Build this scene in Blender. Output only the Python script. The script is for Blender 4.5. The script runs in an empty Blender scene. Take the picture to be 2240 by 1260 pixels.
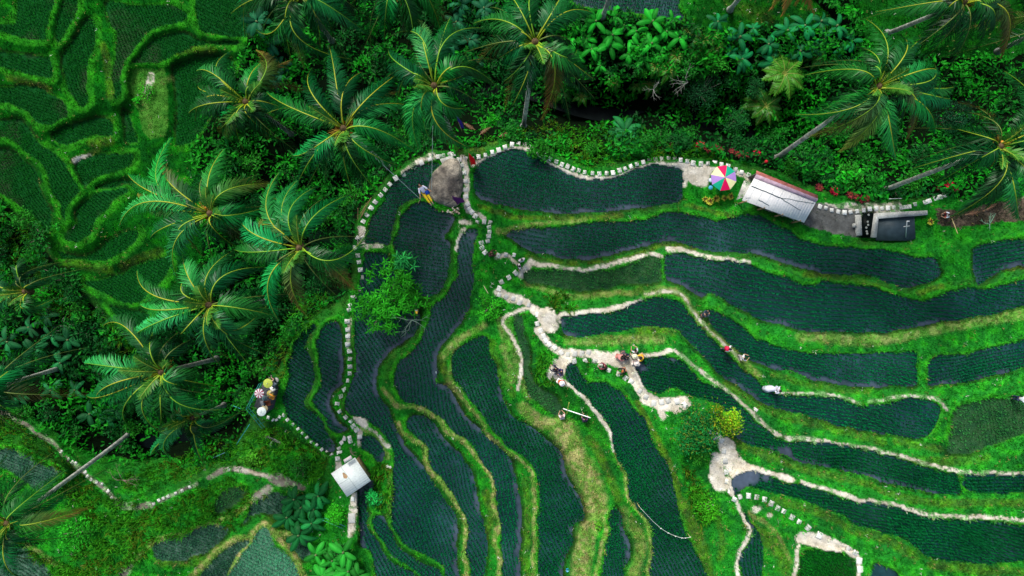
import bpy, math, random
import numpy as np
rng = np.random.default_rng(7); random.seed(7)
S, H = 28.0, 52.0           # photo pixels per metre on the z=0 plane, camera height above it
CU, CV = 1120.0, 630.0
scene = bpy.context.scene
C = scene.collection
def P3(u, v, z):            # a spot of the photo at height z -> world point
    k = (H - z) / (H * S)
    return np.stack([(np.asarray(u, float) - CU) * k, (CV - np.asarray(v, float)) * k, np.asarray(z, float) + 0 * np.asarray(u, float)], -1)
# ------------------------------------------------------------------ materials
def mat(name, col=(.5, .5, .5), rough=.7, attr=False, noise=None, spec=.3, metal=0, bump=None, coat=0, trans=0):
    m = bpy.data.materials.new(name); m.use_nodes = True
    nt = m.node_tree; b = nt.nodes['Principled BSDF']
    b.inputs['Roughness'].default_value = rough; b.inputs['Metallic'].default_value = metal
    b.inputs['Specular IOR Level'].default_value = spec
    b.inputs['Coat Weight'].default_value = coat
    src = None
    if attr:
        a = nt.nodes.new('ShaderNodeAttribute'); a.attribute_name = 'col'; src = a.outputs['Color']
    else:
        r = nt.nodes.new('ShaderNodeRGB'); r.outputs[0].default_value = (*col, 1); src = r.outputs[0]
    if noise:
        for sc, lo, hi in noise:
            tc = nt.nodes.new('ShaderNodeTexCoord'); n = nt.nodes.new('ShaderNodeTexNoise')
            n.inputs['Scale'].default_value = sc; n.inputs['Detail'].default_value = 5
            nt.links.new(tc.outputs['Object'], n.inputs['Vector'])
            mr = nt.nodes.new('ShaderNodeMapRange'); mr.inputs['From Min'].default_value = .3; mr.inputs['From Max'].default_value = .7
            mr.inputs['To Min'].default_value = lo; mr.inputs['To Max'].default_value = hi
            nt.links.new(n.outputs['Fac'], mr.inputs['Value'])
            mx = nt.nodes.new('ShaderNodeVectorMath'); mx.operation = 'SCALE'
            nt.links.new(src, mx.inputs[0]); nt.links.new(mr.outputs['Result'], mx.inputs['Scale']); src = mx.outputs[0]
    nt.links.new(src, b.inputs['Base Color'])
    if bump:
        tc = nt.nodes.new('ShaderNodeTexCoord'); n = nt.nodes.new('ShaderNodeTexNoise')
        n.inputs['Scale'].default_value = bump[0]; n.inputs['Detail'].default_value = 6
        nt.links.new(tc.outputs['Object'], n.inputs['Vector'])
        bp = nt.nodes.new('ShaderNodeBump'); bp.inputs['Strength'].default_value = bump[1]; bp.inputs['Distance'].default_value = bump[2]
        nt.links.new(n.outputs['Fac'], bp.inputs['Height']); nt.links.new(bp.outputs['Normal'], b.inputs['Normal'])
    if trans:
        tb = nt.nodes.new('ShaderNodeBsdfTranslucent'); mxs = nt.nodes.new('ShaderNodeMixShader'); mxs.inputs[0].default_value = trans
        nt.links.new(src, tb.inputs['Color']); nt.links.new(b.outputs[0], mxs.inputs[1]); nt.links.new(tb.outputs[0], mxs.inputs[2])
        nt.links.new(mxs.outputs[0], nt.nodes['Material Output'].inputs['Surface'])
    return m
_pl = {}
def plain(col, rough=.7, **k):
    key = (tuple(round(c, 3) for c in col), rough, tuple(sorted((a, str(b)) for a, b in k.items())))
    if key not in _pl: _pl[key] = mat('paint', col, rough, **k)
    return _pl[key]
M_GROUND = mat('ground_mat', attr=True, rough=.95, spec=.02, noise=[(1.6, .75, 1.25), (14, .55, 1.45)], bump=(9, .6, .08))
M_PATH = mat('path_mat', attr=True, rough=.95, spec=.1, noise=[(1.1, .78, 1.12), (4.5, .78, 1.12), (19, .72, 1.15)], bump=(10, .6, .06))
M_GRASS = mat('grass_blade', attr=True, rough=.8, spec=.02, trans=.25)
M_RICE = mat('rice_blade', attr=True, rough=.7, spec=.05, trans=.2)
M_LEAF = mat('leaf', attr=True, rough=.5, spec=.07, trans=.18)
M_PALM = mat('palm_leaf', attr=True, rough=.38, spec=.2, trans=.15)
M_BARK = mat('palm_bark', attr=True, rough=.9, noise=[(6, .6, 1.3)], bump=(20, .6, .05))
M_ROCK = mat('boulder_rock', attr=True, rough=.9, noise=[(2.2, .55, 1.35), (11, .7, 1.25)], bump=(5, .9, .15))
M_STONE = mat('paver', (.74, .75, .70), .85, noise=[(3.0, .8, 1.1), (25, .85, 1.1)], bump=(30, .3, .02))
def wave(m, ang, sc, lo=.8):
    nt = m.node_tree; b = nt.nodes['Principled BSDF']; tc = nt.nodes.new('ShaderNodeTexCoord'); mp = nt.nodes.new('ShaderNodeMapping'); mp.inputs['Rotation'].default_value = (0, 0, ang)
    wv = nt.nodes.new('ShaderNodeTexWave'); wv.inputs['Scale'].default_value = sc; wv.inputs['Distortion'].default_value = .3; nt.links.new(tc.outputs['Object'], mp.inputs[0]); nt.links.new(mp.outputs[0], wv.inputs[0])
    bp = nt.nodes.new('ShaderNodeBump'); bp.inputs['Strength'].default_value = .3; bp.inputs['Distance'].default_value = .03; nt.links.new(wv.outputs['Fac'], bp.inputs['Height']); nt.links.new(bp.outputs[0], b.inputs['Normal'])
oi = M_STONE.node_tree.nodes.new('ShaderNodeObjectInfo'); b0 = M_STONE.node_tree.nodes['Principled BSDF']; lk = b0.inputs['Base Color'].links[0].from_socket
mr0 = M_STONE.node_tree.nodes.new('ShaderNodeMapRange'); mr0.inputs['To Min'].default_value = .62; mr0.inputs['To Max'].default_value = 1.08; M_STONE.node_tree.links.new(oi.outputs['Random'], mr0.inputs['Value'])
vm0 = M_STONE.node_tree.nodes.new('ShaderNodeVectorMath'); vm0.operation = 'SCALE'; M_STONE.node_tree.links.new(lk, vm0.inputs[0]); M_STONE.node_tree.links.new(mr0.outputs[0], vm0.inputs['Scale']); M_STONE.node_tree.links.new(vm0.outputs[0], b0.inputs['Base Color'])
M_CONC = mat('concrete', (.46, .47, .43), .9, noise=[(1.2, .55, 1.25), (12, .75, 1.2)], bump=(18, .5, .03))
M_WOOD = mat('wood', (.3, .2, .1), .8, noise=[(6, .6, 1.3)])
M_BAMBOO = mat('bamboo', (.5, .42, .2), .6, noise=[(5, .7, 1.2)])
def water_mat(name, col, rough, spec=.5, attr=False):
    return mat(name, col, rough, spec=spec, attr=attr, noise=[(.35, .6, 1.35), (2.5, .8, 1.2)], bump=(3.0, .12, .03))
M_WATER = water_mat('muddy_water', (.013, .032, .044), .2, .4, True)
M_RIVER = water_mat('river_water', (.0015, .004, .004), .4, .04)
# ------------------------------------------------------------------ mesh building
class MB:
    def __init__(s): s.v = []; s.f = []; s.c = []; s.m = []; s.n = 0
    def add(s, V, F, col=(.5, .5, .5), mi=0):
        V = np.asarray(V, float).reshape(-1, 3); col = np.asarray(col, float)
        if col.ndim == 1: col = np.tile(col, (len(V), 1))
        s.v.append(V); s.c.append(col)
        if isinstance(F, np.ndarray): F = [F]
        elif F and not isinstance(F[0], np.ndarray):
            d = {}
            for f in F: d.setdefault(len(f), []).append(f)
            F = [np.array(x) for x in d.values()]
        for f in F:
            s.f.append(f + s.n); s.m.append(np.full(len(f), mi))
        s.n += len(V)
    def build(s, name, mats, parent=None, smooth=False):
        me = bpy.data.meshes.new(name)
        V = np.concatenate(s.v); Cc = np.concatenate(s.c)
        me.vertices.add(len(V)); me.vertices.foreach_set('co', V.ravel().astype(np.float32))
        idx = np.concatenate([f.ravel() for f in s.f]).astype(np.int32)
        tot = np.concatenate([np.full(len(f), f.shape[1]) for f in s.f]).astype(np.int32)
        st = np.concatenate([[0], np.cumsum(tot)[:-1]]).astype(np.int32)
        me.loops.add(len(idx)); me.loops.foreach_set('vertex_index', idx)
        me.polygons.add(len(tot)); me.polygons.foreach_set('loop_start', st); me.polygons.foreach_set('loop_total', tot)
        me.polygons.foreach_set('material_index', np.concatenate(s.m).astype(np.int32))
        if smooth: me.polygons.foreach_set('use_smooth', np.ones(len(tot), bool))
        a = me.color_attributes.new('col', 'FLOAT_COLOR', 'POINT')
        a.data.foreach_set('color', np.c_[Cc, np.ones(len(Cc))].astype(np.float32).ravel())
        me.update(calc_edges=True); me.validate()
        for m in (mats if isinstance(mats, (list, tuple)) else [mats]): me.materials.append(m)
        o = bpy.data.objects.new(name, me); C.objects.link(o)
        if parent is not None: o.parent = parent
        return o
    # primitives (local coordinates)
    def box(s, c, d, rz=0, col=(.5, .5, .5), mi=0, bev=0, M=None):
        x, y, z = np.array(d) / 2.
        if bev:
            b = bev; V = []
            for zz, k in ((-z, 0), (z - b, 0), (z, b)):
                for sx, sy in ((-1, -1), (1, -1), (1, 1), (-1, 1)): V.append((sx * (x - k), sy * (y - k), zz))
            F = [(3, 2, 1, 0), (8, 9, 10, 11)] + [(l * 4 + i, l * 4 + (i + 1) % 4, l * 4 + 4 + (i + 1) % 4, l * 4 + 4 + i) for l in (0, 1) for i in range(4)]
        else:
            V = [(i, j, k) for k in (-z, z) for i, j in ((-x, -y), (x, -y), (x, y), (-x, y))]
            F = [(3, 2, 1, 0), (4, 5, 6, 7)] + [(i, (i + 1) % 4, 4 + (i + 1) % 4, 4 + i) for i in range(4)]
        V = np.array(V, float)
        if M is not None: V = V @ np.array(M).T
        ca, sa = math.cos(rz), math.sin(rz)
        V = np.c_[V[:, 0] * ca - V[:, 1] * sa, V[:, 0] * sa + V[:, 1] * ca, V[:, 2]] + np.array(c)
        s.add(V, F, col, mi)
    def tube(s, pts, r, n=8, col=(.5, .5, .5), mi=0, cap=True):
        pts = np.asarray(pts, float); r = np.broadcast_to(np.asarray(r, float), (len(pts),))
        T = np.gradient(pts, axis=0); T /= np.linalg.norm(T, axis=1)[:, None] + 1e-9
        up = np.array([0, 0, 1.]) if abs(T[0, 2]) < .9 else np.array([1., 0, 0])
        A = np.cross(T, up); A /= np.linalg.norm(A, axis=1)[:, None] + 1e-9
        B = np.cross(T, A)
        th = np.linspace(0, 2 * np.pi, n, endpoint=False)
        V = pts[:, None] + r[:, None, None] * (np.cos(th)[None, :, None] * A[:, None] + np.sin(th)[None, :, None] * B[:, None])
        m = len(pts); i = np.arange(m - 1)[:, None] * n; j = np.arange(n)[None]
        q = np.stack([i + j, i + (j + 1) % n, i + n + (j + 1) % n, i + n + j], -1).reshape(-1, 4)
        F = [q]
        if cap: F += [np.arange(n)[None, ::-1], (np.arange(n) + (m - 1) * n)[None]]
        col = np.asarray(col, float)
        if col.ndim == 2: col = np.repeat(col, n, 0)
        s.add(V.reshape(-1, 3), F, col, mi)
    def lathe(s, prof, c=(0, 0, 0), n=16, col=(.5, .5, .5), mi=0):
        prof = np.array(prof, float); th = np.linspace(0, 2 * np.pi, n, endpoint=False)
        V = np.stack([prof[:, 0][:, None] * np.cos(th), prof[:, 0][:, None] * np.sin(th), prof[:, 1][:, None] + 0 * th], -1).reshape(-1, 3) + np.array(c)
        m = len(prof); i = np.arange(m - 1)[:, None] * n; j = np.arange(n)[None]
        s.add(V, np.stack([i + j, i + (j + 1) % n, i + n + (j + 1) % n, i + n + j], -1).reshape(-1, 4), col, mi)
def tag(o, label=None, cat=None, group=None, kind=None):
    if label: o['label'] = label
    if cat: o['category'] = cat
    if group: o['group'] = group
    if kind: o['kind'] = kind
    return o
def thing(name, loc, label, cat, group=None, rz=0):
    o = bpy.data.objects.new(name, None); C.objects.link(o); o.location = [float(x) for x in loc]; o.rotation_euler = (0, 0, rz)
    o.empty_display_size = .3
    return tag(o, label, cat, group)
def copy_thing(o, loc, rz, label=None, sc=None):
    c = o.copy(); C.objects.link(c); c.location = [float(x) for x in loc]; c.rotation_euler = (0, 0, rz)
    if sc: c.scale = (sc, sc, sc)
    if label: c['label'] = label
    for ch in list(o.children):
        d = ch.copy(); C.objects.link(d); d.parent = c
        for g in ch.children:
            e = g.copy(); C.objects.link(e); e.parent = d
    return c
# ------------------------------------------------------------------ value noise
def vnoise(x, y, sc, seed=0, octs=3):
    out = 0; amp = 1; tot = 0
    for o in range(octs):
        r = np.random.default_rng(seed + o * 17).random((256, 256))
        X = x / sc * 2 ** o + 37.7; Y = y / sc * 2 ** o + 11.3
        xi = np.floor(X).astype(int); yi = np.floor(Y).astype(int); fx = X - xi; fy = Y - yi
        fx = fx * fx * (3 - 2 * fx); fy = fy * fy * (3 - 2 * fy)
        a = r[xi % 256, yi % 256]; b = r[(xi + 1) % 256, yi % 256]; c = r[xi % 256, (yi + 1) % 256]; d = r[(xi + 1) % 256, (yi + 1) % 256]
        out = out + amp * (a * (1 - fx) * (1 - fy) + b * fx * (1 - fy) + c * (1 - fx) * fy + d * fx * fy); tot += amp; amp *= .5
    return out / tot
def smooth_closed(p, n=6):
    p = np.array(p, float); a = np.roll(p, 1, 0); b = np.roll(p, -1, 0); c = np.roll(p, -2, 0)
    t = np.linspace(0, 1, n, endpoint=False)[None, :, None]
    p, a, b, c = [q[:, None] for q in (p, a, b, c)]
    return (.5 * (2 * p + (b - a) * t + (2 * a - 5 * p + 4 * b - c) * t ** 2 + (3 * p - a - 3 * b + c) * t ** 3)).reshape(-1, 2)
def smooth_open(p, n=5):
    p = np.array(p, float); q = np.vstack([2 * p[0] - p[1], p, 2 * p[-1] - p[-2]])
    out = []
    for i in range(1, len(q) - 2):
        a, b, c, d = q[i - 1], q[i], q[i + 1], q[i + 2]
        for t in np.linspace(0, 1, n, endpoint=False):
            out.append(.5 * (2 * b + (c - a) * t + (2 * a - 5 * b + 4 * c - d) * t ** 2 + (3 * b - a - 3 * c + d) * t ** 3))
    out.append(p[-1]); return np.array(out)
def inpoly(U, V, P):
    ins = np.zeros(U.shape, bool); n = len(P)
    for i in range(n):
        x1, y1 = P[i]; x2, y2 = P[(i + 1) % n]
        if y1 == y2: continue
        c = ((y1 > V) != (y2 > V)) & (U < (x2 - x1) * (V - y1) / (y2 - y1) + x1)
        ins ^= c
    return ins
# ------------------------------------------------------------------ the terraces: outlines read from the photo, level in metres
# (name, level, kind, row angle in degrees, outline)
# kind: w = wet with young rice, d = dense rice, m = muddy with weeds, b = bright dense, p = open pond
def pts(s): 
    a = [float(x) for x in s.replace('\n', ' ').split()]
    return list(zip(a[::2], a[1::2]))
FIELDS = [
('north', 0, 'w', 8, "1120 330 1153 333 1187 350 1220 370 1253 387 1293 395 1337 392 1380 377 1420 363 1453 361 1480 367 1492 380 1493 420 1483 440 1420 452 1353 460 1287 465 1203 465 1120 453 1060 440 1042 420 1038 390 1045 365 1065 350 1095 335"),
('second', .9, 'w', 8, "1108 512 1120 502 1203 500 1270 490 1353 482 1397 483 1437 470 1470 467 1520 473 1570 483 1620 470 1653 468 1680 480 1720 503 1763 527 1813 538 1880 545 1947 548 1997 563 2043 563 2055 587 2053 607 2013 623 1970 630 1947 620 1913 605 1863 602 1813 600 1747 585 1700 570 1653 557 1613 552 1553 550 1513 540 1470 528 1420 535 1370 547 1320 563 1270 567 1220 562 1170 552 1137 537 1120 523"),
('second_e', .9, 'w', -8, "2128 553 2133 540 2180 528 2240 520 2340 505 2340 570 2240 580 2197 593 2147 618 2135 617 2130 580"),
('third', 1.8, 'w', 8, "1455 557 1487 553 1520 563 1570 573 1620 573 1647 580 1680 597 1730 610 1763 623 1813 617 1863 623 1913 630 1963 647 2013 658 2047 653 2080 635 2130 630 2163 633 2197 623 2240 607 2340 575 2340 640 2240 667 2197 678 2147 692 2080 702 2013 712 1963 720 1913 727 1847 727 1780 725 1730 715 1680 703 1653 693 1603 667 1577 650 1550 642 1533 650 1503 633 1470 617 1457 610 1453 580"),
('fourth', 1.8, 'm', 8, "1145 600 1163 587 1220 590 1287 595 1337 590 1387 570 1420 563 1442 567 1447 590 1447 617 1410 620 1360 620 1337 630 1287 635 1237 632 1193 622 1153 620"),
('fifth', 3.3, 'w', 12, "1227 703 1233 693 1270 690 1337 683 1387 667 1413 653 1440 650 1470 653 1493 670 1513 697 1537 720 1570 757 1603 787 1640 820 1680 855 1730 867 1780 868 1830 873 1880 887 1930 883 1980 873 2020 872 2047 880 2057 893 2047 927 2030 953 2000 958 1963 953 1897 943 1847 933 1780 913 1713 897 1680 887 1640 864 1613 843 1587 827 1553 793 1520 760 1497 737 1470 718 1420 715 1387 717 1337 725 1287 733 1237 733"),
('sixth', 2.5, 'w', 12, "1543 683 1560 678 1587 690 1620 713 1653 740 1680 750 1730 767 1797 773 1880 773 1947 770 1997 770 2003 780 2006 820 2002 843 1980 845 1880 843 1823 840 1780 830 1730 813 1680 803 1640 783 1600 757 1577 730 1553 703"),
('sixth_e', 2.5, 'w', -10, "2032 800 2040 783 2080 777 2147 767 2197 753 2240 742 2340 720 2340 780 2240 803 2180 820 2110 835 2040 843 2030 830"),
('fifth_e', 3.3, 'm', -10, "2083 907 2093 890 2123 880 2163 872 2213 870 2240 863 2340 850 2340 930 2240 950 2197 963 2147 980 2113 993 2080 993 2073 987 2078 940"),
('seventh', 4.1, 'd', 12, "1390 803 1400 790 1420 783 1453 780 1487 790 1520 817 1540 837 1587 857 1620 890 1653 920 1680 943 1713 963 1780 968 1847 973 1913 987 1963 1003 2013 1020 2063 1033 2097 1043 2097 1080 2047 1078 1997 1070 1947 1057 1880 1037 1813 1022 1747 1008 1697 987 1653 977 1620 963 1600 943 1597 907 1553 877 1503 860 1470 849 1440 859 1418 848 1400 830"),
('seventh_e', 4.1, 'd', 2, "2108 1040 2147 1040 2240 1037 2340 1030 2340 1085 2240 1078 2180 1080 2117 1073"),
('eighth', 4.9, 'd', 12, "1700 1048 1730 1057 1763 1063 1813 1080 1863 1097 1913 1103 1963 1110 2013 1127 2063 1137 2147 1140 2240 1150 2340 1160 2340 1235 2240 1225 2163 1233 2097 1227 2030 1217 1997 1193 1963 1173 1913 1160 1870 1147 1850 1127 1813 1113 1747 1090 1680 1075 1653 1068 1633 1067 1610 1083 1603 1070 1600 1053 1620 1037 1647 1030 1680 1040"),
('ninth', 5.3, 'b', 20, "1762 1206 1797 1202 1847 1213 1863 1230 1867 1260 1870 1310 1750 1310 1748 1250"),
('ninth_e', 5.7, 'p', 0, "1907 1240 1927 1237 1963 1257 2000 1310 1905 1310"),
('tenth', 4.9, 'd', 80, "1617 1110 1633 1127 1653 1157 1670 1193 1670 1240 1667 1310 1635 1310 1622 1243 1620 1220 1636 1193 1643 1160 1632 1133"),
('eleventh', 4.4, 'd', 60, "1237 810 1243 797 1253 793 1267 810 1280 830 1307 837 1333 840 1360 860 1383 887 1410 917 1423 957 1440 987 1460 1017 1473 1057 1480 1103 1490 1143 1503 1177 1523 1207 1543 1247 1560 1310 1425 1310 1420 1260 1427 1223 1423 1150 1410 1130 1387 1103 1377 1087 1375 1053 1367 1027 1350 997 1340 967 1333 933 1307 900 1280 867 1253 847 1241 830"),
('twelfth', .4, 'w', 8, "873 503 877 480 893 457 920 440 953 457 993 470 993 487 975 520 987 535 983 563 977 607 957 643 927 650 893 630 867 560 863 530"),
('crescent', -.2, 'w', 8, "847 420 870 390 900 370 943 357 960 362 943 383 937 420 913 433 880 450 867 477 857 507 853 533 827 530 800 530 803 503 823 463 840 440"),
('longwest', 1.2, 'w', 75, "1017 507 1027 500 1046 502 1037 530 1033 570 1037 607 1030 647 1020 687 993 723 967 753 955 780 957 813 953 837 973 842 997 870 1020 907 1050 940 1080 967 1107 990 1120 1015 1133 1053 1140 1107 1140 1173 1137 1223 1140 1310 1095 1310 1097 1260 1099 1223 1093 1157 1087 1117 1085 1073 1077 1040 1053 1007 1027 967 993 947 970 920 943 897 910 883 883 877 870 860 863 840 865 820 870 793 893 777 920 743 937 707 943 673 967 653 983 627 997 607 1000 570 1003 533"),
('westfield', -.1, 'w', 62, "757 890 753 873 767 847 775 820 777 753 773 687 785 620 797 570 800 550 843 553 850 567 877 607 893 640 913 660 920 707 893 743 860 760 843 780 827 803 823 837 827 867 853 900 862 927 880 963 917 1007 943 1047 973 1090 997 1130 1000 1173 1003 1217 1005 1310 980 1310 972 1253 960 1233 920 1210 887 1187 863 1160 857 1127 860 1073 862 1027 857 980 843 950 813 923 790 912 773 907"),
('wiggle', -.8, 'w', 35, "723 703 740 710 747 737 750 770 752 837 750 843 730 860 723 883 730 907 747 927 764 941 745 944 720 937 710 910 693 893 687 873 700 850 705 835 697 780 690 753 703 727"),
('farwest', -1.5, 'd', 35, "687 707 670 720 643 753 633 787 630 837 622 873 627 907 647 927 670 950 703 977 723 990 733 980 730 963 713 943 707 923 690 907 670 893 668 877 683 850 688 825 683 793 670 760 677 737 693 717"),
('nook', -.3, 'w', 35, "790 957 813 958 837 973 843 997 833 1010 810 993 792 980"),
('hutstrip', -1.0, 'w', 60, "785 1057 820 1050 803 1100 807 1127 800 1143 807 1157 823 1177 837 1207 860 1230 893 1243 910 1258 925 1310 840 1310 820 1233 807 1203 790 1187 785 1140 780 1090"),
('hutstrip_e', -.5, 'w', 40, "817 1130 837 1130 850 1153 870 1187 893 1210 927 1233 957 1247 975 1265 985 1310 945 1310 917 1253 893 1233 860 1213 840 1187 823 1160 814 1143"),
('leaf', .6, 'w', 65, "893 917 913 905 933 910 953 933 977 963 1010 997 1033 1030 1043 1067 1050 1107 1057 1140 1067 1193 1065 1227 1060 1260 1064 1310 1034 1310 1032 1260 1025 1223 1019 1200 1023 1157 1013 1123 993 1087 970 1053 946 1023 937 1000 937 980 920 963 897 947 890 930"),
('eighthwest', 2.1, 'd', 65, "1060 733 1073 770 1090 820 1100 873 1120 907 1140 920 1163 933 1187 950 1200 967 1223 983 1233 1007 1243 1047 1257 1070 1273 1100 1280 1130 1257 1150 1253 1183 1237 1223 1230 1260 1228 1310 1177 1310 1177 1260 1177 1207 1178 1140 1178 1057 1170 1027 1153 1003 1120 983 1100 967 1077 940 1050 900 1027 867 1003 840 993 820 985 797 993 773 1020 750"),
('narrow', 2.9, 'm', 70, "1122 690 1140 690 1150 730 1158 780 1162 820 1180 850 1205 862 1220 875 1232 905 1215 912 1195 900 1175 880 1155 860 1147 830 1143 790 1135 750 1125 720"),
('drip', 3.5, 'd', 80, "1337 1117 1347 1110 1360 1130 1367 1160 1378 1190 1375 1217 1365 1250 1355 1310 1303 1310 1315 1255 1323 1207 1333 1160"),
('topwet', -5, 'w', 10, "1255 -80 1255 5 1310 18 1380 25 1440 40 1480 45 1495 35 1485 15 1470 -80"),
('a1', -1.6, 'b', 20, "12 52 35 15 42 -80 125 -80 122 5 112 40 104 75 98 90 60 88 25 78 -20 68 -120 60 -120 20"),
('a2', -2.0, 'b', 20, "-120 100 0 110 93 120 113 133 115 173 83 170 33 157 0 147 -120 130"),
('a3', -2.4, 'b', 20, "-120 180 0 190 60 185 110 200 140 225 150 255 115 272 85 272 60 250 40 238 0 228 -120 215"),
('a4', -2.9, 'b', 60, "-120 250 0 262 40 258 62 275 80 300 105 325 140 352 155 380 172 405 178 420 160 437 148 460 142 490 133 475 128 445 108 415 98 375 72 347 40 320 25 308 0 305 -120 290"),
('a5', -3.4, 'b', 60, "-120 325 20 325 50 348 80 375 95 420 112 455 118 490 105 505 80 480 40 450 0 425 -120 380"),
('a6', -3.3, 'b', 30, "173 447 200 427 250 408 285 418 250 440 215 480 200 508 170 533 140 525 150 500 166 490 165 463"),
('a7', -1.9, 'b', 70, "140 -80 175 -80 172 0 165 40 145 70 127 93 119 72 125 40 135 0"),
('a8', -2.3, 'b', 70, "135 120 160 80 185 45 200 40 213 60 208 100 198 140 193 190 198 222 180 238 165 225 150 200 138 170"),
('a9', -2.5, 'b', 70, "235 3 300 10 367 8 400 20 410 43 367 57 325 75 293 113 273 150 265 200 250 218 243 190 248 133 254 83 238 45"),
('a10', -2.9, 'b', 20, "300 120 325 90 370 72 400 68 440 85 520 90 515 105 460 98 400 113 360 135 300 142 290 135"),
('a11', -2.5, 'b', 20, "425 -80 560 -80 560 75 450 72 432 58 425 30"),
('a13', -3.7, 'b', 70, "380 145 400 130 480 117 520 150 480 220 440 290 420 315 382 318 386 252 381 190"),
('a14', -3.0, 'b', 10, "108 290 150 270 200 257 240 257 250 283 243 302 200 301 150 317 125 315"),
('a15', -3.3, 'b', 10, "163 360 205 338 283 333 292 358 268 373 215 390 186 412"),
('a16', -3.4, 'b', 70, "264 240 283 250 296 283 300 312 277 315 270 285"),
('a17', -3.7, 'b', 20, "205 415 232 398 270 391 310 396 400 400 440 420 420 450 330 425 290 407 250 412"),
('a18', -3.9, 'b', 10, "125 545 150 553 190 557 220 540 240 520 300 500 300 530 260 557 235 570 180 570 140 568"),
('a19', -4.4, 'b', 30, "180 613 230 605 290 585 335 565 370 560 375 590 320 650 285 668 235 648 200 630"),
('a20', -4.9, 'b', 30, "235 664 283 675 330 683 320 700 290 722 262 700"),
('b1', -3, 'h', 20, "-120 985 0 980 40 985 80 1005 115 1020 135 1035 90 1075 40 1040 0 1020 -120 1010"),
('b2', -3, 'h', 20, "335 1200 345 1185 400 1170 450 1150 490 1150 500 1165 470 1195 430 1215 395 1228 345 1222"),
('b3', -3.4, 'm', 20, "468 1105 490 1075 530 1065 535 1085 500 1115 475 1123"),
('b4', -2.4, 'h', 55, "433 1265 477 1217 520 1185 545 1187 520 1217 495 1265 480 1310 405 1310"),
('b5', -1.8, 'g', 30, "500 1262 520 1230 545 1195 565 1165 580 1153 593 1165 603 1190 627 1213 650 1243 665 1280 670 1310 495 1310"),
('b6', -2.2, 'h', 30, "625 1175 660 1170 675 1185 680 1215 660 1225 640 1200"),
('b7', -2.8, 'h', 30, "555 1100 600 1078 640 1090 625 1105 640 1128 560 1125 530 1150 545 1120"),
('b0', -3.4, 'h', 30, "-120 1200 30 1195 70 1215 120 1260 140 1310 -120 1310"),
]
# level ground that is not flooded: (level, outline)
FLATS = [
(3.2, "1205 925 1250 915 1285 935 1300 990 1315 1060 1325 1110 1300 1130 1285 1100 1265 1050 1245 990 1215 960"),
(3.2, "1275 1150 1310 1140 1300 1200 1275 1260 1265 1310 1250 1310 1255 1220"),
(-3.2, "290 155 360 147 366 200 370 260 362 298 330 305 312 290 302 240 290 225 285 190"),
(.25, "1500 378 1545 368 1610 375 1630 395 1615 430 1570 448 1505 442 1505 400"),
(.3, "1650 370 1790 420 1880 440 1875 500 1800 500 1640 440"),
(2.6, "1700 738 1900 745 2080 725 2240 690 2340 665 2340 690 2240 720 2080 752 1900 758 1760 755"),
(4.0, "1300 775 1390 775 1380 800 1400 850 1370 835 1330 805"),
(4.2, "1205 785 1240 785 1225 820 1205 815"),
(4.6, "1565 960 1610 985 1650 1020 1600 1040 1590 1085 1560 1060 1555 1010"),
(3.6, "1180 680 1213 690 1205 740 1185 720"),
(5.2, "1740 1170 1790 1180 1840 1195 1860 1205 1760 1195 1745 1195"),
(1.2, "2065 545 2115 540 2115 605 2070 610"),
(-.1, "1918 474 1930 472 1990 472 1998 480 2000 515 1995 524 1985 525 1916 525"),
(-.1, "1886 466 1914 466 1912 522 1884 522"),
(.25, "2045 450 2240 440 2240 490 2110 500 2050 490"),
(-1.2, "575 840 600 830 605 880 590 920 570 910 560 870"),
(-.4, "722 1000 800 1000 790 1050 785 1180 765 1180 768 1090 730 1060"),
]
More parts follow.
